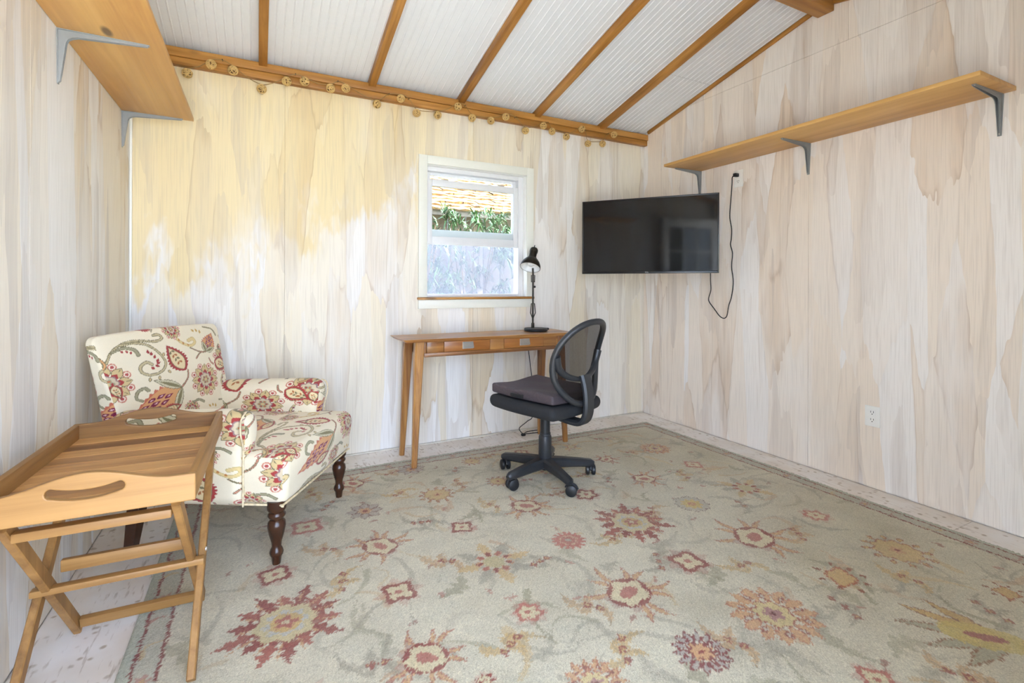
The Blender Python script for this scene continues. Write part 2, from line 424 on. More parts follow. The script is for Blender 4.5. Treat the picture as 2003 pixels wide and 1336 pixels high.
# ---- floor: painted plywood sheets
floor = box('floor', (LX - 0.12, FY - 0.12, -0.22), (RX + 0.12, BY + 0.12, -0.012), M_FLOOR, bev=0)
tag(floor, 'white-painted worn plywood floor', kind='structure')
xs = [LX, 0.46, 1.68, RX]
ys = [FY, 1.05, 2.27, BY]
for i in range(3):
    for j in range(3):
        box('floor_panel', (xs[i] + 0.0008, ys[j] + 0.0008, -0.012), (xs[i + 1] - 0.0008, ys[j + 1] - 0.0008, 0.0), M_FLOOR, floor, bev=0.0007, seg=1)

# ---- back wall with the window opening
WX0, WX1, WZ0, WZ1 = 1.012, 1.786, 0.985, 1.908
TOPB = zc(BY) + 0.03
def wall_slab(name, outer, holes, f0, f1, mat, label):
    return tag(prism(name, outer, holes, f0, f1, mat), label, kind='structure')
hole = [(WX0, WZ0), (WX1, WZ0), (WX1, WZ1), (WX0, WZ1)]
wall_back = wall_slab('wall_back', [(LX - 0.12, -0.2), (RX + 0.12, -0.2), (RX + 0.12, TOPB), (LX - 0.12, TOPB)], [hole],
                      lambda x, z: (x, BY + 0.008, z), lambda x, z: (x, BY + 0.12, z), M_WB, 'whitewashed plywood back wall with the window')
G = 0.0009
def panel(pts, f0, f1, mat, parent): return prism('plywood_panel', pts, [], f0, f1, mat, parent)
bf0, bf1 = (lambda x, z: (x, BY, z)), (lambda x, z: (x, BY + 0.008, z))
seams = [LX, 0.137, 1.357, 2.577, RX]
for a, b in zip(seams, seams[1:]):
    a2, b2, zt, zb = a + G, b - G, 2.33, 0.012
    if a < WX0 < b:      # notch on the right of this sheet
        pts = [(a2, zb), (b2, zb), (b2, WZ0), (WX0, WZ0), (WX0, WZ1), (b2, WZ1), (b2, zt), (a2, zt)]
    elif a < WX1 < b:
        pts = [(a2, zb), (b2, zb), (b2, zt), (a2, zt), (a2, WZ1), (WX1, WZ1), (WX1, WZ0), (a2, WZ0)]
    else:
        pts = [(a2, zb), (b2, zb), (b2, zt), (a2, zt)]
    panel(pts, bf0, bf1, M_WB, wall_back)
box('corner_strip', (LX + 0.001, BY - 0.014, 0.012), (LX + 0.012, BY - 0.001, 2.28), M_WHITE, wall_back, 0.002)
tag(box('baseboard_back', (LX + 0.001, BY - 0.008, 0.0), (RX - 0.001, BY - 0.0005, 0.010), M_CASE0, bev=0.002), 'thin white strip along the foot of the back wall', kind='structure')

# ---- right gable wall
def gable(x0, x1): return [(FY - 0.12, -0.2), (BY + 0.12, -0.2), (BY + 0.12, zc(BY + 0.12) + 0.03), (RIDGE_Y, zc(RIDGE_Y + 1e-6) + 0.03), (FY - 0.12, zc(FY - 0.12) + 0.03)]
wall_right = wall_slab('wall_right', gable(0, 0), [], lambda y, z: (RX + 0.008, y, z), lambda y, z: (RX + 0.12, y, z), M_WR, 'pinkish whitewashed plywood gable wall on the right')
wall_left = wall_slab('wall_left', gable(0, 0), [], lambda y, z: (LX - 0.008, y, z), lambda y, z: (LX - 0.12, y, z), M_WL, 'whitewashed plywood gable wall on the left')
ZS = 2.47
def zt_(y): return zc(y) + 0.001
for X, sgn, mat, par, sm in ((RX, 1, M_WR, wall_right, [FY, 0.60, 1.82, 3.04, BY]), (LX, -1, M_WL, wall_left, [FY, 0.75, 1.97, BY])):
    f0 = lambda y, z, X=X: (X, y, z)
    f1 = lambda y, z, X=X, s=sgn: (X + s * 0.008, y, z)
    for a, b in zip(sm, sm[1:]):
        a2, b2 = a + G, b - G
        if zt_(b2) < ZS and zt_(a2) > ZS:
            yk = 3.233 - (ZS - 2.386) / SL
            pts = [(a2, 0.004), (b2, 0.004), (b2, zt_(b2)), (yk, ZS), (a2, ZS)]
        elif zt_(a2) < ZS and zt_(b2) > ZS:
            yk = RIDGE_Y - (zt_(RIDGE_Y + 1e-6) - ZS) / SL
            pts = [(a2, 0.004), (b2, 0.004), (b2, ZS), (yk, ZS), (a2, zt_(a2))]
        else:
            pts = [(a2, 0.004), (b2, 0.004), (b2, min(ZS, zt_(b2))), (a2, min(ZS, zt_(a2)))]
        panel(pts, f0, f1, mat, par)
    yk0 = RIDGE_Y - (zt_(RIDGE_Y + 1e-6) - ZS) / SL; yk1 = 3.233 - (ZS - 2.386) / SL
    ym = 1.60
    panel([(yk0 + 0.01, ZS + 2 * G), (ym - G, ZS + 2 * G), (ym - G, zt_(ym))], f0, f1, mat, par)
    panel([(ym + G, ZS + 2 * G), (yk1 - 0.01, ZS + 2 * G), (RIDGE_Y, zt_(RIDGE_Y + 1e-6)), (ym + G, zt_(ym))], f0, f1, mat, par)

# ---- front wall behind the camera: open glazed door, plus a closed leaf added for daylight
DX0, DX1, DZ = -0.52, 1.28, 2.04
wall_front = wall_slab('wall_front', [(LX - 0.12, -0.2), (DX0, -0.2), (DX0, DZ), (DX1, DZ), (DX1, -0.2), (RX + 0.12, -0.2), (RX + 0.12, zc(FY) + 0.02), (LX - 0.12, zc(FY) + 0.02)], [],
                       lambda x, z: (x, FY, z), lambda x, z: (x, FY - 0.11, z), M_WL, 'whitewashed plywood wall with the garden door and an added glazed leaf')
def door_leaf(name, w_, loc, rz, label):
    d = empty(name, loc, rz); tag(d, label, kind='structure')
    T = 0.04; st, tr, br = 0.10, 0.11, 0.22; H = 2.02
    for a, b in (((0, 0, 0.01), (st, T, H)), ((w_ - st, 0, 0.01), (w_, T, H))): box('stile', a, b, M_WHITE, d)
    for z0, z1 in ((0.01, br), (H - tr, H)): box('rail', (st, 0, z0), (w_ - st, T, z1), M_WHITE, d)
    nx, nz = 3, 5
    gw, gh = (w_ - 2 * st) / nx, (H - tr - br) / nz
    for i in range(1, nx): box('muntin', (st + i * gw - 0.01, 0.006, br), (st + i * gw + 0.01, T - 0.006, H - tr), M_WHITE, d)
    for j in range(1, nz): box('muntin', (st, 0.008, br + j * gh - 0.01), (w_ - st, T - 0.008, br + j * gh + 0.01), M_WHITE, d)
    for i in range(nx):
        for j in range(nz):
            box('pane', (st + i * gw + 0.010, T / 2 - 0.002, br + j * gh + 0.010), (st + (i + 1) * gw - 0.010, T / 2 + 0.002, br + (j + 1) * gh - 0.010), M_GLASS, d, bev=0)
    for z in (0.98, 1.12):
        lathe('knob', [(0, 0), (0.026, 0), (0.026, 0.006), (0.012, 0.012), (0.012, 0.03), (0.027, 0.045), (0.022, 0.06), (0, 0.064)], M_BLACKP, d, 16, (w_ - 0.05, 0, z), (PI / 2, 0, 0))
    return d
door_leaf('door_1', 0.88, (LX + 0.075, FY + 0.02, 0), PI / 2 - 0.02, 'white glazed garden door standing open against the left wall')
door_leaf('added_door_2', 0.88, (1.275, FY - 0.06, 0), PI, 'closed white glazed door leaf behind the camera, added for more daylight')  # unseen leaf widening the doorway, put in for extra daylight

# ---- ceiling, rafters, ridge beam, wall plate
M_ROOF = plain('roof_felt', (92, 90, 86), 0.9)
OV = 0.45  # unseen front eave, added to keep direct sun out of the doorway
y0, y1 = FY - 0.12 - OV, BY + 0.12 + 0.25
zr = zc(RIDGE_Y + 1e-6)
ceiling = prism('ceiling', [(y0, zc(y0) + 0.012), (RIDGE_Y, zr + 0.012), (y1, zc(y1) + 0.012), (y1, zc(y1) + 0.11), (RIDGE_Y, zr + 0.11), (y0, zc(y0) + 0.11)], [],
                lambda y, z: (LX - 0.3, y, z), lambda y, z: (RX + 0.3, y, z), M_ROOF)
tag(ceiling, 'sloping white beadboard ceiling under amber rafters', kind='structure')
def beadboard(x0, x1, ya, yb):
    """boards with raised beads running down the slope"""
    prof = [(x0, 0.0)]; sp_ = 0.0405
    x = math.ceil(x0 / sp_) * sp_
    while x < x1 - 0.006:
        if x > x0 + 0.006:
            prof += [(x - 0.0048, 0), (x - 0.0030, -0.0030), (x, -0.0042), (x + 0.0030, -0.0030), (x + 0.0048, 0)]
        x += sp_
    prof.append((x1, 0.0))
    bm = bmesh.new(); rows = []
    for y in (ya, yb):
        z = zc(y)
        rows.append([bm.verts.new((x, y, z + d)) for x, d in prof] + [bm.verts.new((x1, y, z + 0.011)), bm.verts.new((x0, y, z + 0.011))])
    k = len(rows[0])
    for i in range(k): bm.faces.new((rows[0][i], rows[0][(i + 1) % k], rows[1][(i + 1) % k], rows[1][i]))
    bm.faces.new(rows[0]); bm.faces.new(rows[1])
    return from_bm('beadboard_panel', bm, M_CEIL, ceiling)
RAFT = [-0.587, 0.0185, 0.638, 1.245, 1.853, 2.455]
edges_ = [LX] + RAFT[1:] + [RX]
for a, b in zip(edges_, edges_[1:]):
    if b == RX:
        beadboard(a + 0.001, b - 0.001, RIDGE_Y + 0.001, 2.534); beadboard(a + 0.001, b - 0.001, 2.5365, BY)
    else: beadboard(a + 0.001, b - 0.001, RIDGE_Y + 0.001, BY)
    beadboard(a + 0.001, b - 0.001, FY, RIDGE_Y - 0.001)
RD = 0.047
for xr in RAFT:
    for ya, yb in ((RIDGE_Y + 0.045, BY - 0.002), (FY + 0.002, RIDGE_Y - 0.045)):
        L_ = math.hypot(yb - ya, zc(yb) - zc(ya)); ang = math.atan2(zc(yb) - zc(ya), yb - ya)
        o = box('rafter', (-0.0225, 0, -RD), (0.0225, L_, 0.0), M_AMBER[1], ceiling, 0.003, loc=(xr, ya, zc(ya) - 0.0005), rot=(ang, 0, 0))
box('ridge_beam', (LX + 0.002, 1.675, 2.67), (RX - 0.002, 1.769, zr - 0.002), M_AMBER[0], ceiling, 0.004)
box('wall_plate', (LX + 0.002, BY - 0.052, 2.318), (RX - 0.002, BY - 0.0005, 2.366), M_AMBER[0], ceiling, 0.003)
box('wall_plate', (LX + 0.002, BY - 0.042, 2.276), (RX - 0.002, BY - 0.0005, 2.317), M_AMBER[0], ceiling, 0.003)
for X0, X1 in ((RX - 0.018, RX - 0.001), (LX + 0.001, LX + 0.018)):
    for ya, yb in ((RIDGE_Y + 0.05, BY - 0.055), (FY + 0.002, RIDGE_Y - 0.05)):
        L_ = math.hypot(yb - ya, zc(yb) - zc(ya)); ang = math.atan2(zc(yb) - zc(ya), yb - ya)
        box('edge_trim', (0, 0, -0.026), (X1 - X0, L_, 0.0), M_AMBER[1], ceiling, 0.002, loc=(X0, ya, zc(ya) - 0.001), rot=(ang, 0, 0))

# ---- window
win = empty('window_1', ((WX0 + WX1) / 2, BY, WZ0)); tag(win, 'white vinyl sash window with raised lower sash above the desk', kind='structure')
ox, oz = (WX0 + WX1) / 2, WZ0
def wb(name, a, b, mat, parent=win, bev=0.002):
    return box(name, (a[0] - ox, a[1] - BY, a[2] - oz), (b[0] - ox, b[1] - BY, b[2] - oz), mat, parent, bev)
# casing boards
CY0, CY1 = BY - 0.018, BY - 0.0005
M_CASE = plain('off_white_casing', (232, 232, 220), 0.45, noise=0.01)
wb('casing', (0.955, CY0, 1.002), (1.014, CY1, 1.9655), M_CASE)
wb('casing', (1.784, CY0, 1.002), (1.842, CY1, 1.9655), M_CASE)
wb('casing', (1.0145, CY0, 1.907), (1.7835, CY1, 1.9655), M_CASE)
wb('apron', (0.955, CY0, 0.924), (1.842, CY1, 0.984), M_CASE)
wb('stool', (0.950, BY - 0.026, 0.985), (1.847, BY + 0.05, 1.001), M_AMBER[0])
# jamb liners
wb('jamb', (WX0 - 0.004, BY, 1.0015), (WX0 + 0.004, BY + 0.12, WZ1), M_WHITE, bev=0.0005)
wb('jamb', (WX1 - 0.004, BY, 1.0015), (WX1 + 0.004, BY + 0.12, WZ1), M_WHITE, bev=0.0005)
wb('jamb', (WX0, BY, WZ1 - 0.004), (WX1, BY + 0.12, WZ1 + 0.004), M_WHITE, bev=0.0005)
wb('frame', (WX0 + 0.004, BY + 0.04, 1.0015), (WX0 + 0.022, BY + 0.115, WZ1 - 0.004), M_VINYL)
wb('frame', (WX1 - 0.046, BY + 0.04, 1.0015), (WX1 - 0.004, BY + 0.115, WZ1 - 0.004), M_VINYL)
wb('frame', (WX0 + 0.022, BY + 0.04, 1.875), (WX1 - 0.046, BY + 0.115, WZ1 - 0.004), M_VINYL)
wb('frame', (WX0 + 0.022, BY + 0.04, 1.0015), (WX1 - 0.046, BY + 0.115, 1.022), M_VINYL)
def sash(x0, x1, z0, z1, ya, yb, rails, label):
    s = empty('sash'); s.parent = win
    l, r, b, t = rails
    wb('stile', (x0, ya, z0), (x0 + l, yb, z1), M_VINYL, s)
    wb('stile', (x1 - r, ya, z0), (x1, yb, z1), M_VINYL, s)
    wb('rail', (x0 + l, ya, z0), (x1 - r, yb, z0 + b), M_VINYL, s)
    wb('rail', (x0 + l, ya, z1 - t), (x1 - r, yb, z1), M_VINYL, s)
    ym_ = (ya + yb) / 2
    wb('pane', (x0 + l, ym_ - 0.002, z0 + b), (x1 - r, ym_ + 0.002, z1 - t), M_GLASS, s, bev=0)
    return s
X0s, X1s = WX0 + 0.023, WX1 - 0.047
s1 = sash(X0s, X1s, 1.368, 1.820, BY + 0.045, BY + 0.070, (0.033, 0.036, 0.056, 0.046), '')
for xx in (1.16, 1.60):
    wb('latch', (xx - 0.028, BY + 0.047, 1.820), (xx + 0.028, BY + 0.066, 1.829), M_NICKEL, s1, bev=0.003)
s2 = sash(X0s, X1s, 1.42, 1.874, BY + 0.078, BY + 0.102, (0.028, 0.028, 0.055, 0.02), '')
wb('insect_screen', (X0s, BY + 0.1075, 1.022), (X1s, BY + 0.1085, 1.42), M_SCREEN, bev=0)

# ================================================================== PATTERN PAINTING (woven / printed colours per vertex)
def L(c): return np.array(s2l(c))
class Canvas:
    """colours of a flat piece of cloth sampled at points P (metres); tile = wrap size or None"""
    def __init__(s, P, base, tile=None):
        s.P = P; s.C = np.tile(L(base), (len(P), 1)); s.tile = tile
        if tile is not None: s.P = np.mod(P, np.array(tile))
    def local(s, c, ang, R):
        """yield (index, local coords) of the points within R of c"""
        offs = [(0, 0)]
        if s.tile is not None: offs = [(i * s.tile[0], j * s.tile[1]) for i in (-1, 0, 1) for j in (-1, 0, 1)]
        ca, sa = math.cos(ang), math.sin(ang)
        for o in offs:
            d = s.P - (np.array(c) + np.array(o))
            idx = np.nonzero((np.abs(d[:, 0]) < R) & (np.abs(d[:, 1]) < R))[0]
            if len(idx):
                q = d[idx]
                yield idx, q[:, 0] * ca + q[:, 1] * sa, -q[:, 0] * sa + q[:, 1] * ca
    def put(s, idx, mask, col, a=1.0):
        k = idx[mask]
        s.C[k] = s.C[k] * (1 - a) + L(col) * a
def leaf_d(x, y, Ln, W, p=1.0, ser=0.0, k=30):
    t = np.clip(x / Ln, 0, 1); hw = W * np.sin(PI * t ** p)
    if ser: hw = hw * (1 + ser * np.sin(k * t))
    d = hw - np.abs(y); d[(x < 0) | (x > Ln)] = -1
    return d
def stroke(cv, pts, w0, w1, col, a=1.0, outline=None, ow=0.003, px=False):
    P = np.array([tuple(p)[:2] for p in spline([(x, y, 0) for x, y in pts], 8)])
    c = P.mean(0); R = np.abs(P - c).max() + max(w0, w1) * 2 + (10 if px else 0.01)
    wd = np.linspace(w0, w1, len(P))
    for idx, x, y in cv.local(c, 0, R):
        q = np.stack([x, y], 1) + c
        best = np.full(len(q), -9e9)
        for i in range(len(P)):
            best = np.maximum(best, wd[i] - np.hypot(q[:, 0] - P[i, 0], q[:, 1] - P[i, 1]))
        if outline: cv.put(idx, best > -ow, outline, a)
        cv.put(idx, best > 0, col, a)

# ------------------------------------------------------------------ area rug
RX0, RX1, RY0, RY1 = -0.345, 2.735, 0.32, 2.985
RES = 0.0046
gx = np.linspace(RX0, RX1, int((RX1 - RX0) / RES)); gy = np.linspace(RY0, RY1, int((RY1 - RY0) / RES))
GX, GY = np.meshgrid(gx, gy, indexing='ij')
rng = np.random.default_rng(3)
P = np.stack([GX.ravel(), GY.ravel()], 1)
Pj = P + rng.normal(0, 0.0026, P.shape)
Pj[:, 0] += 0.002 * np.sin(P[:, 1] * 60 + 3 * np.sin(P[:, 0] * 21)); Pj[:, 1] += 0.002 * np.sin(P[:, 0] * 70)
cv = Canvas(Pj, (215, 207, 182))
RED, DRED, PINK, GOLD_, OCH, GRY, OLV, TAN_, CRM = (144, 58, 46), (112, 40, 36), (178, 104, 88), (204, 172, 112), (190, 148, 86), (166, 158, 138), (150, 142, 110), (198, 152, 108), (214, 200, 160)
def rug_vine(x, y, ang, ln, bend, w_, col, a):
    ca, sa = math.cos(ang), math.sin(ang)
    pts = []
    for t in (0, 0.33, 0.66, 1.0):
        u, v = ln * (t - 0.5), bend * math.sin(PI * t)
        pts.append((x + u * ca - v * sa, y + u * sa + v * ca))
    stroke(cv, pts, w_, w_ * 0.3, col, a)
vr = random.Random(11)
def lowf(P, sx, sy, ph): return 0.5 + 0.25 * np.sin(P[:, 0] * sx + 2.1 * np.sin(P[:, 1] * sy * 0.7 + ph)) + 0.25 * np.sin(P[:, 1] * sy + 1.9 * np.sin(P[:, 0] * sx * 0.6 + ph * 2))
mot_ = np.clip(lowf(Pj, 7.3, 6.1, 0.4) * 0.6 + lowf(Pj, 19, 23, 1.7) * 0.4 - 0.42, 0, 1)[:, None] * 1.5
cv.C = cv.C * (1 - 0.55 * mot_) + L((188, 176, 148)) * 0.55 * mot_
for sx_, sy_, sr, am in ((2.25, 1.15, 0.55, 0.35), (2.35, 2.2, 0.5, 0.32), (1.4, 2.8, 0.6, 0.32), (2.2, 2.75, 0.5, 0.35), (0.5, 2.7, 0.35, 0.2)):   # soiled, yellowed areas, with dimmer light at the back and right painted in
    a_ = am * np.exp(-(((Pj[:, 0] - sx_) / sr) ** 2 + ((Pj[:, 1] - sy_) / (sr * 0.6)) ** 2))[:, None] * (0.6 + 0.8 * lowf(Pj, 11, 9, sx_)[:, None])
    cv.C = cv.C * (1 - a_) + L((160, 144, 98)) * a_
def feather(x, y, an, ln, wd, col, a):
    for idx, xx, yy in cv.local((x, y), an, ln + 0.02):
        yy = yy + 0.25 * ln * np.sin(PI * np.clip(xx / ln, 0, 1)) * (1 if wd > 0.02 else -1)
        d = leaf_d(xx, yy, ln, wd, 0.8, 0.4, 28); cv.put(idx, d > 0, col, a); cv.put(idx, np.abs(yy) * (d > 0) + 9 * (d <= 0) < 0.003, (150, 142, 122), a * 0.6)
for i in range(170):
    feather(vr.uniform(-0.2, 2.6), vr.uniform(0.5, 2.85), vr.uniform(0, 2 * PI), vr.uniform(0.10, 0.26), vr.uniform(0.012, 0.03), (GRY, OLV, (184, 176, 156), TAN_ if i % 3 == 0 else GRY)[i % 4], vr.uniform(0.3, 0.65))
for i in range(140):
    rug_vine(vr.uniform(-0.2, 2.6), vr.uniform(0.5, 2.85), vr.uniform(0, 2 * PI), vr.uniform(0.12, 0.34), vr.uniform(-0.1, 0.1), vr.uniform(0.005, 0.016), (GRY, OLV, GRY, (172, 164, 144))[i % 4], vr.uniform(0.35, 0.7))
for i in range(70):
    rug_vine(vr.uniform(-0.15, 2.55), vr.uniform(0.5, 2.8), vr.uniform(0, 2 * PI), vr.uniform(0.08, 0.2), vr.uniform(-0.05, 0.05), vr.uniform(0.008, 0.02), (GOLD_, OCH, TAN_)[i % 3], vr.uniform(0.25, 0.55))
for i in range(70):
    rug_vine(vr.uniform(-0.15, 2.55), vr.uniform(0.5, 2.8), vr.uniform(0, 2 * PI), vr.uniform(0.02, 0.04), vr.uniform(-0.015, 0.015), vr.uniform(0.006, 0.01), (RED, PINK)[i % 2], 0.65)

def petals(cx, cy, R, n, r0, ln, wd, fill, out, rot=0.0, p=1.0, ow=0.004, a=1.0, alt=None, ser=0.0, vary=0.0, k=30, arc=2 * PI):
    kk = k
    for k in range(n):
        an = rot + 2 * PI * k / n if arc > 6 else rot - arc / 2 + arc * k / (n - 1)
        f = fill if (alt is None or k % 2 == 0) else alt
        l2 = ln * (1 + vary * math.sin(k * 2.4))
        c = (cx + r0 * R * math.cos(an), cy + r0 * R * math.sin(an))
        for idx, x, y in cv.local(c, an, l2 * R + 0.01):
            d = leaf_d(x, y + 0.12 * l2 * R * np.sin(PI * np.clip(x / (l2 * R), 0, 1)) * (1 if arc < 6 else 0) * (1 if k % 2 else -1), l2 * R, wd * R, p, ser, kk)
            if out is not None: cv.put(idx, d > 0, out, a); cv.put(idx, d > ow, f, a)
            else: cv.put(idx, d > 0, f, a)
def disc(cx, cy, r, col, a=1.0, lob=0, la=0.15, sx=1.0, rot=0.0, ring=0.0):
    for idx, x, y in cv.local((cx, cy), rot, r * 1.5 * max(1, sx)):
        rr = np.hypot(x / sx, y); th = np.arctan2(y, x / sx)
        lim = r * (1 + (la * np.cos(lob * th) if lob else 0))
        mk = rr < lim
        if ring: mk &= rr > lim - ring
        cv.put(idx, mk, col, a)
def rug_motif(t, x, y, R, k):
    rot = vr.uniform(0, 1)
    if t == 'burst':
        petals(x, y, R, 14, 0.42, 0.60, 0.118, (166, 86, 70), None, rot, 0.75, alt=RED, ser=0.42, vary=0.26, k=22)
        petals(x, y, R, 13, 0.5, 0.42, 0.020, TAN_, None, rot, 0.8, vary=0.24)
        disc(x, y, R * 0.55, RED, 0.8, 13, 0.1); disc(x, y, R * 0.5, (206, 190, 144), 1, 8, 0.08); disc(x, y, R * 0.34, (192, 190, 180), 1, 8, 0.15); disc(x, y, R * 0.27, GOLD_, 1)
        disc(x, y, R * 0.16, PINK, 1, 5, 0.3); disc(x, y, R * 0.06, CRM)
    elif t in ('rose', 'rosep'):
        c1 = RED if t == 'rose' else (186, 112, 96)
        disc(x, y, R * 1.0, PINK, 0.35, 8, 0.2, rot=rot); disc(x, y, R * 0.82, c1, 1, 4 if k % 2 else 6, 0.16, rot=rot)
        disc(x, y, R * 0.55, CRM, 1, 4 if k % 2 else 6, 0.22, rot=rot); disc(x, y, R * 0.18, PINK, 1)
    elif t == 'lotus':
        rot = (0.5, -0.6, 2.2, 0.9)[k % 4]
        petals(x, y, R, 9, 0.40, 0.86, 0.088, (208, 166, 116), (172, 104, 82), rot, 0.85, 0.0040, 0.9, vary=0.15, arc=4.6); petals(x, y, R, 3, 0.40, 0.42, 0.15, (190, 170, 150), (176, 130, 112), rot + PI, 0.9, 0.004, 0.7, arc=1.2)
        for s_, c_ in ((0.56, RED), (0.46, CRM)): disc(x, y, R * s_, c_, 1, 5 if c_ == CRM else 0, 0.12, 1.15, rot)
        disc(x, y, R * 0.19, PINK, 1, 0, 0, 1.6, rot)
    elif t == 'grey':
        petals(x, y, R, 8, 0.25, 0.75, 0.26, (178, 164, 148), (134, 96, 84), rot, 1.0, 0.005); disc(x, y, R * 0.32, TAN_, 1, 6, 0.2); disc(x, y, R * 0.14, RED)
    elif t == 'dots':
        disc(x, y, R * 0.66, GOLD_, 0.9, 10, 0.08); disc(x, y, R * 0.68, (160, 92, 68), 0.9, 10, 0.08, ring=0.006)
        petals(x, y, R, 12, 0.7, 0.3, 0.09, GOLD_, (160, 92, 68), rot, 1.0, 0.005); disc(x, y, R * 0.2, TAN_, 1, 5, 0.3); disc(x, y, R * 0.08, RED)
    elif t == 'multi':
        petals(x, y, R, 8, 0.34, 0.66, 0.14, (206, 172, 112), None, rot, 0.8, a=0.8, alt=GRY, ser=0.3)
        petals(x, y, R, 9, 0.24, 0.26, 0.09, RED, (200, 150, 110), rot + 0.2, 1.0, 0.004, alt=(176, 100, 84)); disc(x, y, R * 0.26, (196, 182, 136), 1, 7, 0.1)
    elif t == 'pinksun':
        petals(x, y, R, 16, 0.55, 0.45, 0.11, (190, 110, 92), None, rot); disc(x, y, R * 0.72, (186, 104, 88), 1); disc(x, y, R * 0.5, (204, 168, 132), 1, 8, 0.08); disc(x, y, R * 0.42, PINK, 1, 6, 0.1); disc(x, y, R * 0.16, GRY)
    elif t == 'gold':
        petals(x, y, R, 14, 0.42, 0.58, 0.15, (208, 162, 116), (186, 120, 88), rot, 1.0, 0.004, ser=0.15); petals(x, y, R, 10, 0.52, 0.26, 0.075, (196, 182, 160), (150, 76, 62), rot + 0.1, 1.0, 0.005)
        disc(x, y, R * 0.44, (166, 92, 74), 1, 8, 0.1); disc(x, y, R * 0.4, (214, 192, 136), 1, 8, 0.1); disc(x, y, R * 0.2, (178, 128, 122), 1, 5, 0.2); disc(x, y, R * 0.06, DRED)
    elif t == 'star':
        disc(x, y, R * 0.95, (124, 96, 92), 1, 12, 0.06); disc(x, y, R * 0.9, (188, 180, 160), 1, 12, 0.06); disc(x, y, R * 0.55, (206, 178, 104), 1, 9, 0.2); disc(x, y, R * 0.2, (190, 120, 90), 1); disc(x, y, R * 0.1, GOLD_)
    elif t == 'petal':
        petals(x, y, R, 14, 0.32, 0.68, 0.15, (178, 166, 154), (136, 62, 58), rot, 1.15, 0.0055); disc(x, y, R * 0.4, (150, 80, 66), 1, 8, 0.1); disc(x, y, R * 0.32, (212, 164, 116), 1, 7, 0.25); disc(x, y, R * 0.1, RED)
    elif t == 'dash':
        for an, dd in ((0.2, 0.8), (0.9, 0.9), (1.9, 0.8), (2.8, 0.85), (3.6, 0.8), (4.4, 0.9), (5.2, 0.85), (5.9, 0.9)):
            disc(x + dd * R * math.cos(an), y + dd * R * math.sin(an), R * 0.09, (140, 72, 44), 1, 0, 0, 1.5, an)
        disc(x, y, R * 0.5, (170, 96, 60), 1, 4, 0.15, 1.3, 0.6); disc(x, y, R * 0.42, GOLD_, 0.9, 4, 0.15, 1.3, 0.6)
    elif t == 'tulip':
        for an, ln in ((1.9, 1.2), (2.3, 1.3), (2.7, 1.15), (1.5, 1.0), (3.1, 1.0)):
            for idx, xx, yy in cv.local((x + 0.08, y - 0.1), an, R * 1.6):
                d = leaf_d(xx, yy, R * 1.5 * ln, R * 0.17, 0.8, 0.1); cv.put(idx, d > 0, (150, 108, 78)); cv.put(idx, d > 0.005, (176, 168, 140) if an > 2 else (200, 164, 100))
        disc(x + 0.05, y - 0.06, R * 0.4, (206, 184, 100), 0.8, 0, 0, 2.0, 2.3); disc(x + 0.05, y - 0.06, R * 0.12, (160, 90, 80), 1, 0, 0, 3.0, 2.3)
RUG_MOTIFS = [
    ('burst', 0.080, 1.715, 0.178), ('rose', 0.056, 2.015, 0.068), ('lotus', 0.447, 2.042, 0.115), ('rose', 0.440, 1.708, 0.071), ('grey', 0.452, 2.394, 0.089),
    ('lotus', 0.430, 1.371, 0.106), ('multi', 0.817, 1.729, 0.159), ('rose', 0.805, 2.044, 0.059), ('dots', 0.816, 2.417, 0.099), ('lotus', 1.161, 2.099, 0.115),
    ('rosep', 0.791, 1.409, 0.055), ('pinksun', 1.164, 1.735, 0.075), ('gold', 0.810, 1.075, 0.09), ('grey', 0.792, 2.815, 0.083), ('dots', 1.169, 2.432, 0.07),
    ('burst', 1.507, 1.738, 0.170), ('lotus', 1.154, 1.343, 0.134), ('rose', 1.492, 1.392, 0.080), ('star', 1.900, 1.752, 0.086), ('multi', 2.308, 1.760, 0.150),
    ('lotus', 1.887, 1.398, 0.143), ('lotus', 1.911, 2.100, 0.100), ('rose', 1.498, 2.074, 0.071), ('gold', 1.503, 1.040, 0.148), ('petal', 1.157, 1.028, 0.090),
    ('dash', 1.915, 1.060, 0.095), ('rosep', 2.324, 1.399, 0.063), ('dots', 2.309, 1.062, 0.129), ('tulip', 1.931, 0.737, 0.152), ('rosep', 1.503, 0.735, 0.056),
    ('dash', 2.336, 0.741, 0.063), ('gold', 2.330, 2.460, 0.108), ('lotus', 1.916, 2.441, 0.076), ('rosep', 2.329, 2.136, 0.062), ('lotus', 0.456, 2.759, 0.096),
    ('rose', 1.504, 2.783, 0.059), ('rose', 0.551, 1.219, 0.028), ('rosep', 0.193, 2.353, 0.080), ('multi', 1.856, 2.74, 0.084), ('rose', 0.12, 1.36, 0.06), ('burst', 0.10, 1.03, 0.16),
    ('dots', 1.16, 2.78, 0.07), ('burst', 1.50, 0.50, 0.10), ('multi', 1.5, 2.44, 0.12)]
LTX, LTY = [0.08, 0.45, 0.81, 1.16, 1.50, 1.91, 2.32], [0.73, 1.05, 1.39, 1.73, 2.06, 2.42, 2.77]
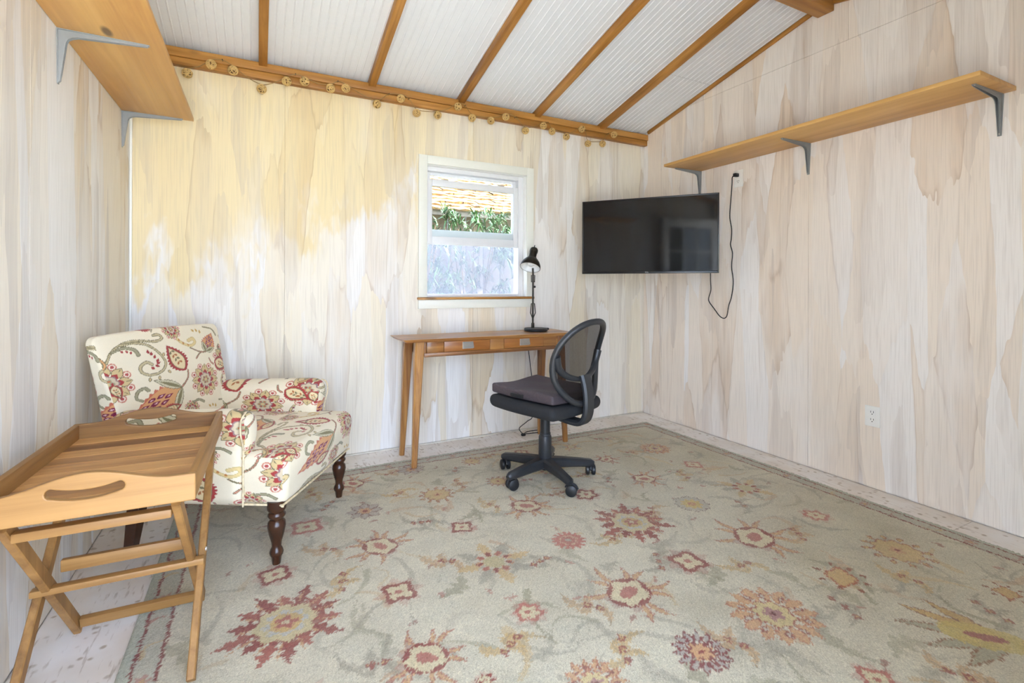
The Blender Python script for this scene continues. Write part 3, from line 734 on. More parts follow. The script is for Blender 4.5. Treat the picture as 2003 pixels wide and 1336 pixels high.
for i in range(6):
    for j in range(7):                       # sprigs half-way between the large blossoms
        x, y = (LTX[i] + LTX[i + 1]) / 2 + vr.uniform(-0.05, 0.05), LTY[j] + vr.uniform(-0.12, 0.12)
        an = vr.uniform(0, 2 * PI); c_ = ((204, 168, 104), (196, 156, 106), (170, 160, 138))[(i + j) % 3]
        for da, ln in ((0, 0.13), (2.6, 0.10), (0.9, 0.07), (-0.9, 0.07)): feather(x, y, an + da, ln, 0.016, c_, 0.75)
        for q_ in range(2 + (i + j) % 2):
            dx_, dy_ = 0.035 * (q_ - 0.5) * math.cos(an + 0.5), 0.05 * (q_ - 0.5) * math.sin(an + 0.5)
            disc(x + dx_, y + dy_, 0.013, (150, 66, 54), 0.9, 4, 0.2); disc(x + dx_, y + dy_, 0.005, GOLD_, 0.9)
for k, (t, x, y, r) in enumerate(RUG_MOTIFS): rug_motif(t, x, y, r, k)
# border: greener band with two dark red guard lines on every side and small sprigs between them
ed = np.minimum(np.minimum(Pj[:, 0] - RX0, RX1 - Pj[:, 0]), np.minimum(Pj[:, 1] - RY0, RY1 - Pj[:, 1]))
inb = ed < 0.1
cv.C[inb] = cv.C[inb] * 0.15 + L((186, 182, 162)) * 0.85
cv.C[ed < 0.034] = L((186, 188, 168))
def along(d0):
    out = []
    for i in range(20): out.append((RX0 + d0, RY0 + 0.1 + i * 0.135)); out.append((RX1 - d0, RY0 + 0.1 + i * 0.135))
    for i in range(23): out.append((RX0 + 0.1 + i * 0.133, RY1 - d0)); out.append((RX0 + 0.1 + i * 0.133, RY0 + d0))
    return out
for i, (x, y) in enumerate(along(0.068)):
    if i % 3 == 0: disc(x, y, 0.020, (184, 128, 112), 0.7, 5, 0.3); disc(x, y, 0.007, GOLD_, 1)
    elif i % 3 == 1: rug_vine(x, y, vr.uniform(0, 3), 0.06, 0.02, 0.006, (176, 116, 100), 0.7)
    else: rug_vine(x, y, vr.uniform(0, 3), 0.07, 0.02, 0.008, GOLD_, 0.6)
for d0, hw in ((0.0365, 0.004), (0.1005, 0.0045)): cv.C[np.abs(ed - d0) < hw] = L((134, 62, 54))
fade = 0.5 + 0.5 * np.sin(P[:, 0] * 9.1 + 2.2 * np.sin(P[:, 1] * 6.3)) * np.sin(P[:, 1] * 8.2 + 1.7 * np.sin(P[:, 0] * 5.1))
worn = (0.03 + 0.13 * fade)[:, None] * (ed > 0.1)[:, None] + rng.uniform(0, 0.10, (len(P), 1))
cv.C = cv.C * (1 - worn) + L((213, 205, 182)) * worn
cv.C *= (1 + rng.normal(0, 0.07, (len(P), 1)))
Z = 0.011 + rng.normal(0, 0.0005, len(P)) + 0.001 * np.sin(P[:, 0] * 5) * np.sin(P[:, 1] * 4)
Z[ed < 0.004] = 0.004
ii = np.zeros(GX.shape, bool); ii[0, :] = ii[-1, :] = True; ii[:, 0] = ii[:, -1] = True
Z[ii.ravel()] = 0.0004
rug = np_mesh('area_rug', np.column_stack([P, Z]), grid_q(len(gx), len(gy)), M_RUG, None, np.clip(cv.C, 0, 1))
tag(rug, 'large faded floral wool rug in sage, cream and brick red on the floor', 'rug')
FLR = 0.0115

# ================================================================== ARMCHAIR
TILE = (1480.0, 985.0)          # repeat of the print, in print units
PUX, PUY = 0.77 / 1480, 0.335 / 940   # metres per print unit across and along the cloth
def cp(x, y):      # position on the printed repeat, read off the chair back
    xl, xr = 80 + (y - 290) * 0.287, 1560 + (y - 120) * 0.184
    yt, yb = 290 - (x - 80) * 0.1149, 1230 - (x - 350) * 0.057
    return ((x - xl) / (xr - xl) * 1480.0, (y - yt) / (yb - yt) * 940.0)
KX = 1.0
def paint_fabric(P):
    c = Canvas(P / np.array([PUX, PUY]), (234, 223, 196), TILE)
    OL, GD, RD_, PL, OR_, PK, GG, CR = (122, 112, 82), (208, 184, 134), (166, 64, 62), (126, 40, 70), (216, 160, 108), (202, 132, 112), (160, 154, 124), (236, 226, 204)
    def pet(ctr, an, ln, wd, out, fill, p=1.0, ow=7.0, ser=0.0, k=30):
        for idx, x, y in c.local(ctr, an, ln + 12):
            d = leaf_d(x, y, ln, wd, p, ser, k)
            if out is not None: c.put(idx, d > 0, out); c.put(idx, d > ow, fill)
            else: c.put(idx, d > 0, fill)
    def dsc(ctr, r, col, lob=0, la=0.15):
        for idx, x, y in c.local(ctr, 0, r * 1.4):
            rr = np.hypot(x, y); lim = r * (1 + (la * np.cos(lob * np.arctan2(y, x)) if lob else 0)); c.put(idx, rr < lim, col)
    def flower(x, y, R, rot=0.0):
        q = cp(x, y); R *= KX
        for k in range(8):
            an = rot + PI / 8 + k * PI / 4; o = (q[0] + R * 0.9 * math.cos(an), q[1] + R * 0.9 * math.sin(an))
            dsc(o, R * 0.19, PK); dsc(o, R * 0.13, CR); dsc(o, R * 0.08, (178, 84, 80))
        for k in range(8):
            an = rot + k * PI / 4; o = (q[0] + R * 0.34 * math.cos(an), q[1] + R * 0.34 * math.sin(an))
            pet(o, an, R * 0.68, R * 0.25, OL, GD, 0.85)
            pet(o, an, R * 0.32, R * 0.15, None, RD_, 0.7)
            pet((o[0] + R * 0.36 * math.cos(an), o[1] + R * 0.36 * math.sin(an)), an, R * 0.24, R * 0.02, None, OL)
        dsc(q, R * 0.44, (150, 120, 120), 8, 0.08); dsc(q, R * 0.38, (206, 190, 160), 8, 0.08); dsc(q, R * 0.24, GG, 6, 0.15)
        for k in range(6): dsc((q[0] + R * 0.17 * math.cos(k * 1.05), q[1] + R * 0.17 * math.sin(k * 1.05)), R * 0.05, (190, 110, 70) if k % 2 else RD_)
        dsc(q, R * 0.09, GD)
    def paisley(x0, y0, x1, y1, wd):
        a, b = cp(x0, y0), cp(x1, y1); an = math.atan2(b[1] - a[1], b[0] - a[0]); ln = math.hypot(b[0] - a[0], b[1] - a[1]); wd *= KX
        pet(a, an, ln, wd * 1.1, None, RD_, 0.75, ser=0.10, k=70)
        o = (a[0] + ln * 0.07 * math.cos(an), a[1] + ln * 0.07 * math.sin(an))
        pet(o, an, ln * 0.84, wd * 0.78, OL, (224, 204, 160), 0.75)
        for i in range(4):
            for s_ in (-1, 1):
                r = ln * (0.22 + i * 0.13); w2 = s_ * wd * 0.34
                pet((o[0] + r * math.cos(an) - w2 * math.sin(an), o[1] + r * math.sin(an) + w2 * math.cos(an)), an - s_ * 0.8, wd * 0.45, wd * 0.11, None, (170, 104, 62) if (i + s_) % 2 else OL)
    def bud(x0, y0, x1, y1, wd):
        a, b = cp(x0, y0), cp(x1, y1); an = math.atan2(b[1] - a[1], b[0] - a[0]); ln = math.hypot(b[0] - a[0], b[1] - a[1]); wd *= KX
        pet(a, an, ln * 1.03, wd * 1.05, None, (196, 112, 88), 0.7, ser=0.10, k=60); pet(a, an, ln * 0.97, wd * 0.9, None, OR_, 0.7)
        for r, w2, sz in ((0.2, 0, 1), (0.32, 0.32, 1), (0.32, -0.32, 1), (0.46, 0.0, 1.1), (0.5, 0.42, 0.9), (0.5, -0.42, 0.9), (0.66, 0.16, 0.9), (0.66, -0.18, 0.9)):
            w2 *= wd; r *= ln; o = (a[0] + r * math.cos(an) - w2 * math.sin(an), a[1] + r * math.sin(an) + w2 * math.cos(an))
            pet(o, an, ln * 0.2 * sz, wd * 0.17 * sz, None, PL, 1.3); pet((o[0] + ln * 0.06 * math.cos(an), o[1] + ln * 0.06 * math.sin(an)), an, ln * 0.08, wd * 0.05, None, (226, 190, 190), 1.3)
        for s_ in (-1, 1):
            pet(a, an + s_ * 0.78, ln * 0.56, wd * 0.40, OL, (204, 196, 164), 0.8, ser=0.06, k=50); pet(a, an + s_ * 0.78, ln * 0.46, wd * 0.16, None, (132, 124, 88), 0.9)
    def sw(pts, w0, w1, col=(196, 180, 140), out=OL):
        stroke(c, [cp(*p) for p in pts], w0 * KX, w1 * KX, col, 1.0, out, 6.0, True)
    def drops(pts, wd, col=RD_):
        Q = [cp(*p) for p in pts]
        for i in range(len(Q) - 1):
            an = math.atan2(Q[i + 1][1] - Q[i][1], Q[i + 1][0] - Q[i][0])
            pet(Q[i], an + 0.9, wd * KX * 2.0, wd * KX * 0.6, None, col, 1.3)
    # big scroll, upper left
    sw([(190, 510), (230, 390), (330, 310), (470, 288), (640, 300), (725, 270), (690, 228), (630, 236)], 8, 9)
    sw([(300, 330), (450, 312), (580, 345), (690, 440), (755, 560), (720, 650), (610, 690), (510, 650), (490, 580), (550, 535), (605, 565)], 8, 13)
    drops([(560, 385), (600, 410), (640, 450), (680, 500), (700, 545), (690, 600), (640, 630), (580, 640)], 26)
    for (x, y) in ((790, 500), (800, 580), (775, 650), (690, 705), (590, 712), (740, 430)): pet(cp(x, y), 1.0 if x > 750 else 2.0, 58 * KX, 17 * KX, OL, GD)
    sw([(230, 400), (330, 360), (430, 380), (470, 440)], 7, 16, GG); drops([(300, 380), (350, 378), (400, 392), (440, 430)], 20)
    paisley(1000, 690, 770, 345, 108)
    sw([(1030, 690), (1025, 790), (950, 890)], 5, 7, PK)
    bud(950, 895, 430, 1125, 125)
    flower(1290, 860, 205, 0.15)
    flower(215, 735, 210, 0.0)
    bud(1320, 470, 1420, 215, 100)
    sw([(1310, 470), (1220, 480), (1160, 550)], 4, 6, PK); sw([(1080, 400), (1180, 450), (1270, 475)], 3, 5, PK)
    paisley(1450, 620, 1690, 740, 92)
    sw([(1360, 570), (1390, 630), (1430, 660)], 4, 7, PK)
    sw([(1590, 850), (1570, 940), (1620, 1030), (1690, 1000), (1660, 950)], 8, 12, (214, 190, 140)); drops([(1610, 880), (1605, 930), (1620, 980), (1650, 1000)], 20, (130, 80, 90))
    sw([(870, 240), (960, 320), (1080, 370), (1150, 330), (1120, 280), (1060, 300)], 10, 16, (222, 198, 140), (196, 176, 120)); drops([(930, 270), (980, 310), (1040, 340), (1100, 345)], 18, (190, 130, 70))
    sw([(520, 970), (460, 930), (470, 860), (530, 830), (570, 860)], 8, 15, GG); 
    sw([(1300, 125), (1430, 150), (1500, 240)], 4, 5); drops([(1110, 160), (1170, 150), (1230, 165), (1280, 200)], 24, (198, 160, 90))
    flower(850, 170, 105, 0.3)
    sw([(1540, 380), (1530, 430), (1580, 470)], 4, 9, GG)
    paisley(1690, 620, 1760, 800, 50)
    sw([(1110, 1120), (1180, 1105), (1260, 1150)], 8, 10, GG); paisley(730, 1160, 950, 1110, 60)
    sw([(1540, 520), (1600, 480), (1640, 380), (1560, 250)], 5, 9, OR_)
    return c.C

arm = empty('armchair', (0.2215, 2.35, 0), math.radians(-30))
tag(arm, 'cream paisley-print upholstered armchair with low rolled arms and turned dark legs', 'armchair')
FRES = 0.0029
def upholster(name, ctr, half, r, deform, uvf, res=FRES):
    V, Q, n = rbox(half, r, res)
    V = V + np.array(ctr)
    uv = uvf(V, n)
    C = paint_fabric(uv)
    return np_mesh(name, deform(V.copy()), Q, M_FAB, arm, C)
# local axes: x forward, y towards the far arm, z up
def uv_seat(V, n):
    front = np.maximum(0, 0.44 - V[:, 2]) * (V[:, 0] > -0.1)
    side = np.abs(n[:, 1]) > 0.75
    u = V[:, 1] + 0.30; v = V[:, 0] + front + 0.86
    u = np.where(side, V[:, 0] + 0.5, u); v = np.where(side, 0.6 - V[:, 2], v)
    return np.stack([u, v], 1)
def d_seat(V):
    x, y, z = V.T
    top = np.clip((z - 0.30) / 0.13, 0, 1)
    crown = 0.022 * np.clip(1 - (y / 0.33) ** 2, 0, 1) * np.clip(1 - ((x + 0.29) / 0.34) ** 2, 0, 1)
    z2 = z + top * crown
    x2 = x + 0.022 * np.exp(-((z - 0.39) / 0.07) ** 2) * (x > -0.1) * np.clip(1 - (y / 0.36) ** 4, 0, 1)
    y2 = y * (1 + 0.022 * np.exp(-((z - 0.39) / 0.07) ** 2) * (x > -0.2)) * (0.975 + 0.025 * np.clip((z - 0.24) / 0.1, 0, 1))
    return np.stack([x2, y2, z2 + 0.002 * np.sin(y * 40) * top * (x > -0.05)], 1)
upholster('seat', (-0.295, 0, 0.342), (0.335, 0.338, 0.100), 0.038, d_seat, uv_seat)
def uv_back(V, n):
    u = V[:, 1] + 0.385; v = 0.857 - V[:, 2]
    side = np.abs(n[:, 1]) > 0.8
    return np.stack([np.where(side, V[:, 0] * 1.0 + 0.2, u), v], 1)
def d_back(V):
    x, y, z = V.T
    t = (z - 0.235) / 0.64
    pil = 0.022 * np.clip(1 - (y / 0.36) ** 2, 0, 1) * np.clip(1 - ((t - 0.62) / 0.5) ** 2, 0, 1) * (x > -0.06)
    th = 1 - 0.6 * np.clip(t, 0, 1) ** 1.5
    x2 = -0.532 + x * th - 0.155 * np.clip(t, 0, 1) ** 1.15 + pil
    hw = 0.318 + 0.050 * np.clip(t, 0, 1) ** 1.3
    sag = 0.010 * np.clip(1 - (y / 0.38) ** 2, 0, 1) * np.clip((t - 0.9) / 0.1, 0, 1)
    return np.stack([x2, y / 0.385 * hw, z + sag], 1)
upholster('backrest', (-0.055, 0, 0.555), (0.055, 0.385, 0.322), 0.034, d_back, uv_back)
for s_ in (-1, 1):
    def uv_arm(V, n, s_=s_):
        over = np.maximum(0, V[:, 2] - 0.52)
        inner = (n[:, 1] * s_ < 0)
        v = np.where(inner, 0.9 - V[:, 2], 0.28 + V[:, 2] * -1 + 0.62)
        u = V[:, 0] + (0.93 if s_ > 0 else 0.66)
        fr = n[:, 0] > 0.8
        return np.stack([np.where(fr, V[:, 1] + 0.7, u), v + (0.17 if s_ > 0 else 0.23)], 1)
    def d_arm(V, s_=s_):
        x, y, z = V.T; c0 = s_ * 0.305
        t = np.clip((z - 0.46) / 0.145, 0, 1)
        y2 = c0 + (y - c0) * (1 + 0.20 * np.sin(PI * t * 0.9)) + s_ * 0.014 * t
        return np.stack([x + 0.01 * np.sin(PI * t) * (x > -0.2), y2, z - 0.012 * np.clip((-x - 0.2) / 0.4, 0, 1) * t], 1)
    upholster('arm', (-0.370, s_ * 0.305, 0.423), (0.267, 0.054, 0.182), 0.050, d_arm, uv_arm)
    pts = [(-0.108, s_ * 0.355, z) for z in (0.250, 0.32, 0.40, 0.47)] + [(-0.103, s_ * 0.380, 0.53), (-0.106, s_ * 0.372, 0.578), (-0.112, s_ * 0.330, 0.599)]
    tube('piping', pts, 0.0034, M_PIPE, arm, 8, smooth_pts=4)
tube('piping', [(-0.60, -0.318, 0.2445), (-0.30, -0.319, 0.2445), (0.0, -0.319, 0.2445), (0.026, -0.302, 0.2445), (0.030, 0, 0.2445), (0.026, 0.302, 0.2445), (0.0, 0.319, 0.2445), (-0.30, 0.319, 0.2445), (-0.60, 0.318, 0.2445)], 0.0048, M_PIPE, arm, 8, smooth_pts=6)
leg_prof = [(0, 0), (0.0125, 0), (0.0135, 0.004), (0.0165, 0.030), (0.0205, 0.036), (0.0225, 0.046), (0.0200, 0.056), (0.0150, 0.068), (0.0165, 0.085), (0.0245, 0.118), (0.0290, 0.145), (0.0275, 0.162), (0.0205, 0.172),
            (0.0230, 0.177), (0.0280, 0.186), (0.0280, 0.192), (0.0235, 0.200), (0.0260, 0.205), (0.0300, 0.212), (0.0305, 0.222), (0.0305, 0.246), (0, 0.246)]
leg_prof = [(r * 1.13, z) for r, z in leg_prof]
for y in (-0.300, 0.300): lathe('leg', leg_prof, M_WALNUT, arm, 28, (-0.008, y, FLR if y > -1 else 0))
for y in (-0.250, 0.250):
    bar('leg', (-0.595, y, 0.27), (-0.635, y, 0.003 if y < 0 else FLR + 0.002), (0.056, 0.056), (0.036, 0.036), M_WALNUT, arm)

# ================================================================== TRAY TABLE (tray resting on a folding stand)
TT = (-0.338, 1.77, 0.0); TR = math.radians(-1.7)
tray = empty('serving_tray', (TT[0], TT[1], 0.552), TR)
tag(tray, 'teak butler tray with handle slots and slatted base on the folding stand', 'tray')
TWX, TWY = 0.212, 0.334
n_sl = 9; sw_ = (2 * TWY - 0.036) / n_sl
for i in range(n_sl):
    y = -TWY + 0.018 + i * sw_
    box('slat', (-TWX + 0.004, y + 0.0008, 0.010), (TWX - 0.004, y + sw_ - 0.0008, 0.019), M_SLAT, tray, 0.0012, seg=1)
for s_ in (-1, 1): box('side_rail', (s_ * TWX - (0.018 if s_ > 0 else 0), -TWY + 0.0175, 0.0), (s_ * TWX + (0 if s_ > 0 else 0.018), TWY - 0.0175, 0.066), M_TEAK[1], tray, 0.004)
def end_outline():
    top = []
    for i in range(41):
        x = TWX - 2 * TWX * i / 40; a = abs(x) / TWX
        b = 0.5 + 0.5 * math.cos(PI * min(1, a / 0.80))
        top.append((x, 0.066 + 0.034 * b))
    return [(-TWX, 0.0), (TWX, 0.0)] + top
def slot_outline():
    o = []
    for i in range(13):
        x = -0.062 + 0.124 * i / 12; o.append((x, 0.040 + 0.010 * (x / 0.062) ** 2))
    for i in range(1, 6):
        a = -PI / 2 + PI * i / 6; o.append((0.062 + 0.010 * math.cos(a), 0.061 + 0.011 * math.sin(a)))
    for i in range(13):
        x = 0.062 - 0.124 * i / 12; o.append((x, 0.062 + 0.010 * (x / 0.062) ** 2))
    for i in range(1, 6):
        a = PI / 2 + PI * i / 6; o.append((-0.062 + 0.010 * math.cos(a), 0.061 + 0.011 * math.sin(a)))
    return o
for s_ in (-1, 1):
    ya, yb = (s_ * TWY, s_ * (TWY - 0.017))
    o = prism('end_board', end_outline(), [slot_outline()], lambda x, z, y=ya: (x, y, z), lambda x, z, y=yb: (x, y, z), M_TEAK[0], tray)
    md = o.modifiers.new('soft_edges', 'BEVEL'); md.width = 0.003; md.segments = 2; md.limit_method = 'ANGLE'; md.angle_limit = math.radians(50)
stand = empty('folding_stand', (TT[0], TT[1], 0.0), TR)
tag(stand, 'folding teak x-leg stand carrying the butler tray beside the armchair', 'stand')
# inner pair of legs: top near the camera, foot towards the back wall; outer pair the other way round
ZT = 0.538
for s_ in (-1, 1):
    bar('leg', (s_ * 0.163, -0.270, ZT), (s_ * 0.163, 0.205, 0.012 + (0 if s_ < 0 else FLR)), (0.020, 0.036), (0.020, 0.036), M_TEAK[2], stand)
    bar('leg', (s_ * 0.187, 0.270, ZT), (s_ * 0.187, -0.205, 0.012 + (0 if s_ < 0 else FLR)), (0.020, 0.036), (0.020, 0.036), M_TEAK[2], stand)
    lathe('pivot_bolt', [(0, 0), (0.006, 0), (0.006, 0.002), (0.004, 0.004), (0, 0.004)], M_NICKEL, stand, 12, (s_ * 0.1965, 0, 0.275), (0, s_ * PI / 2, 0))
def rail(y, z, x0, x1, w_=0.030, h_=0.018, rx=0.0):
    box('rail', (x0, -w_ / 2, -h_ / 2), (x1, w_ / 2, h_ / 2), M_TEAK[0], stand, 0.003, loc=(0, y, z), rot=(rx, 0, 0))
rail(-0.252, 0.502, -0.152, 0.152, 0.030, 0.022, 0.0)
rail(0.252, 0.502, -0.176, 0.176, 0.030, 0.022, 0.0)
rail(-0.030, 0.258, -0.197, 0.197, 0.026, 0.018, 0.0)
rail(0.030, 0.292, -0.152, 0.152, 0.018, 0.034, 0.0)
rail(0.180, 0.042, -0.152, 0.152, 0.018, 0.032, 0.3)

# ================================================================== DESK
DKX, DKY, DKZ = 1.370, 3.035, 0.757
desk = empty('writing_desk', (DKX, DKY, 0)); tag(desk, 'narrow acacia writing desk with two drawers and splayed tapered legs under the window', 'desk')
HX, HY = 0.612, 0.165
prism('desktop', [(-HX, -HY), (HX, -HY), (HX, HY), (-HX, HY)], [], lambda x, y: (x * 1.0, y, DKZ), lambda x, y: (x - math.copysign(0.022, x), y - math.copysign(0.006, y), DKZ - 0.018), M_DESK[0], desk)
# carcase
AZ0, AZ1 = 0.648, DKZ - 0.0185
fy = -HY + 0.022
box('bottom_panel', (-0.475, fy + 0.003, AZ0), (0.475, HY - 0.03, AZ0 + 0.012), M_DESK[0], desk)
box('side_panel', (-0.478, fy + 0.003, AZ0 + 0.0125), (-0.462, HY - 0.03, AZ1), M_DESK[0], desk)
box('side_panel', (0.462, fy + 0.003, AZ0 + 0.0125), (0.478, HY - 0.03, AZ1), M_DESK[0], desk)
box('back_panel', (-0.461, HY - 0.042, AZ0 + 0.0125), (0.461, HY - 0.030, AZ1), M_DESK[0], desk)
box('front_rail', (-0.478, fy - 0.004, AZ0 - 0.002), (0.478, fy + 0.0028, AZ0 + 0.022), M_DESK[0], desk, 0.002)
D1, D2 = (-0.352, -0.042), (0.060, 0.360)
for a, b in ((-0.461, D1[0] - 0.002), (D1[1] + 0.002, D2[0] - 0.002), (D2[1] + 0.002, 0.461)):
    box('face_block', (a, fy - 0.002, AZ0 + 0.0225), (b, fy + 0.012, AZ1), M_DESK[0], desk, 0.0015)
for a, b in (D1, D2):
    d = box('drawer', (a, fy - 0.005, AZ0 + 0.024), (b, fy + 0.014, AZ1 - 0.002), M_DRAWER, desk, 0.002)
    cx, cz = (a + b) / 2, (AZ0 + AZ1) / 2 + 0.014
    w2, h2, yy = 0.036, 0.022, fy - 0.0052
    box('pull_plate', (cx - w2, yy - 0.003, cz - h2), (cx + w2, yy, cz + h2), M_NICKEL, d, 0.001)
    bm = bmesh.new(); rows = []
    for x in (cx - w2, cx + w2):
        rows.append([bm.verts.new((x, yy - 0.003 - 0.013 * math.sin(PI / 2 * t) ** 0.8 * (0.35 + 0.65 * t), cz + h2 - 2 * h2 * 0.9 * t)) for t in [i / 6 for i in range(7)]])
    for i in range(6): bm.faces.new((rows[0][i], rows[0][i + 1], rows[1][i + 1], rows[1][i]))
    bmesh.ops.solidify(bm, geom=bm.faces[:], thickness=0.0015)
    from_bm('cup_pull', bm, M_NICKEL, d, True, 40)
def desk_leg(x0, y0, x1, y1, zf):
    bm = bmesh.new(); frame_bm(bm, [(x0, y0, DKZ - 0.019), (x0 + (x1 - x0) * 0.16, y0 + (y1 - y0) * 0.16, 0.64), (x1, y1, zf)], [rect(0.054, 0.056, 0.008), rect(0.053, 0.054, 0.008), rect(0.029, 0.030, 0.006)])
    from_bm('leg', bm, M_DESK[2], desk, True, 30)
desk_leg(-0.503, -HY + 0.044, -0.556, -0.205, FLR)
desk_leg(-0.503, HY - 0.050, -0.556, 0.075, 0.0005)
desk_leg(0.503, -HY + 0.044, 0.510, -0.190, FLR)
desk_leg(0.503, HY - 0.050, 0.462, 0.075, 0.0005)

# ================================================================== DESK LAMP
lamp = empty('desk_lamp', (1.775, 3.075, DKZ)); tag(lamp, 'dark bronze swing-arm lamp standing on the right end of the desk', 'lamp')
lathe('base', [(0, 0.0005), (0.078, 0.0005), (0.084, 0.004), (0.085, 0.016), (0.080, 0.022), (0.030, 0.026), (0, 0.027)], M_BLACKP, lamp, 40)
box('switch', (0.076, -0.016, 0.006), (0.104, 0.012, 0.020), M_BLACKP, lamp, 0.005)
lx, ly = -0.030, -0.010
lathe('post', [(0, 0.024), (0.011, 0.024), (0.011, 0.058), (0.006, 0.062), (0.006, 0.078), (0, 0.078)], M_LAMP, lamp, 16, (lx, ly, 0))
tube('arm', [(lx, ly, 0.075), (lx, ly, 0.40), (lx - 0.002, ly, 0.452)], 0.0065, M_LAMP, lamp, 10)
for s_ in (-1, 1):
    tube('spring', [(lx, ly, 0.088), (lx + s_ * 0.020, ly, 0.132), (lx + s_ * 0.013, ly, 0.198), (lx, ly, 0.200)], 0.0035, M_LAMP, lamp, 8)
    tube('bracket', [(lx, ly, 0.352), (lx + s_ * 0.012, ly, 0.352), (lx + s_ * 0.014, ly, 0.400), (lx, ly, 0.400)], 0.0035, M_LAMP, lamp, 8)
lathe('knob', [(0, 0), (0.008, 0), (0.008, 0.012), (0, 0.014)], M_BLACKP, lamp, 14, (lx + 0.006, ly, 0.318), (0, PI / 2, 0))
axis = Vector((-0.40, -0.30, -0.95)).normalized(); q = (-axis).to_track_quat('Z', 'Y')
hd = Vector((lx - 0.003, ly + 0.004, 0.532))
def head(name, prof, mat, parent):
    o = lathe(name, prof, mat, parent, 32); o.location = hd; o.rotation_euler = q.to_euler(); return o
head('shade', [(0.073, -0.088), (0.074, -0.085), (0.071, -0.066), (0.060, -0.042), (0.044, -0.022), (0.033, -0.012), (0.031, -0.013), (0.043, -0.025), (0.058, -0.046), (0.069, -0.068), (0.071, -0.088), (0.073, -0.088)], M_LAMP, lamp)
head('liner', [(0.0705, -0.087), (0.0685, -0.068), (0.0575, -0.047), (0.0425, -0.026), (0.030, -0.0145), (0, -0.0145), (0, -0.0165), (0.029, -0.0165), (0.0415, -0.028), (0.0565, -0.049), (0.0675, -0.070), (0.0695, -0.087), (0.0705, -0.087)], M_LAMPIN, lamp)
head('socket_cap', [(0.0325, -0.014), (0.032, -0.006), (0.0265, 0.0), (0.0265, 0.036), (0.030, 0.040), (0.030, 0.056), (0.025, 0.068), (0.012, 0.075), (0, 0.076)], M_LAMP, lamp)
head('bulb', [(0, -0.075), (0.014, -0.072), (0.025, -0.060), (0.027, -0.050), (0.022, -0.036), (0.014, -0.024), (0.013, -0.017), (0, -0.017)], M_LAMPIN, lamp)
tip = hd + (-axis) * 0.075
tube('finial', [tip, tip + Vector((0.0, 0, 0.012)), tip + Vector((0.004, 0, 0.020))], 0.003, M_LAMP, lamp, 8)

# ================================================================== OFFICE CHAIR
OCA = math.radians(110)
och = empty('office_chair', (1.428, 2.365, FLR), OCA); tag(och, 'black swivel office chair with mesh back facing the desk', 'chair')
def to_z(z): return z - FLR
lathe('hub', [(0, 0.045), (0.022, 0.045), (0.026, 0.055), (0.038, 0.060), (0.040, 0.105), (0.034, 0.112), (0, 0.112)], M_CHAIRP, och, 24)
lathe('gas_sleeve', [(0.034, 0.10), (0.037, 0.11), (0.036, 0.225), (0.034, 0.235), (0.031, 0.237), (0.031, 0.250), (0, 0.250)], M_CHAIRP, och, 24)
lathe('gas_column', [(0.0275, 0.245), (0.0275, 0.385), (0, 0.385)], M_BLACKP, och, 20)
BR = 0.262
for k in range(5):
    an = math.radians(-93 + 72 * k) - OCA; ca, sa = math.cos(an), math.sin(an)
    def pp(r, z): return (r * ca, r * sa, z)
    bm = bmesh.new(); frame_bm(bm, [pp(0.030, 0.086), pp(0.10, 0.084), pp(0.20, 0.078), pp(0.262, 0.072), pp(0.278, 0.068)], [rect(0.062, 0.056, 0.010), rect(0.054, 0.052, 0.010), rect(0.046, 0.044, 0.010), rect(0.046, 0.040, 0.012), rect(0.028, 0.026, 0.008)])
    from_bm('base_arm', bm, M_CHAIRP, och, True, 40)
    ct = empty('caster', (BR * ca, BR * sa, 0)); ct.parent = och; ct.rotation_euler = (0, 0, an + 0.9 + k * 0.5)
    lathe('stem', [(0, 0.030), (0.008, 0.030), (0.008, 0.062), (0, 0.062)], M_BLACKP, ct, 12)
    for s_ in (-1, 1):
        lathe('wheel', [(0, -0.011), (0.021, -0.011), (0.0285, -0.007), (0.0295, 0.0), (0.0285, 0.007), (0.021, 0.011), (0, 0.011)], M_BLACKP, ct, 24, (0.012, s_ * 0.0165, 0.0298), (PI / 2, 0, 0))
    bm = bmesh.new()
    frame_bm(bm, [(0.012 + 0.034 * math.cos(t), 0, 0.0298 + 0.034 * math.sin(t)) for t in [0.2 + i * 0.33 for i in range(9)]], [rect(0.010, 0.006, 0.001)] * 9)
    from_bm('hood', bm, M_CHAIRP, ct, True, 40)
# seat pan
V, Q, n = rbox((0.232, 0.225, 0.036), 0.034, 0.012)
V[:, 2] += 0.425 - FLR
t = np.clip((V[:, 0]) / 0.232, -1, 1)
V[:, 2] += 0.012 * t ** 2 * (t > 0) + 0.012 * (V[:, 1] / 0.225) ** 2 - 0.018 * np.clip(1 - (V[:, 0] / 0.2) ** 2, 0, 1) * np.clip(1 - (V[:, 1] / 0.2) ** 2, 0, 1) * (n[:, 2] < 0)
np_mesh('seat', V, Q, M_SEATF, och)
box('tilt_plate', (-0.10, -0.06, 0.355), (0.08, 0.06, 0.392), M_BLACKP, och, 0.006)
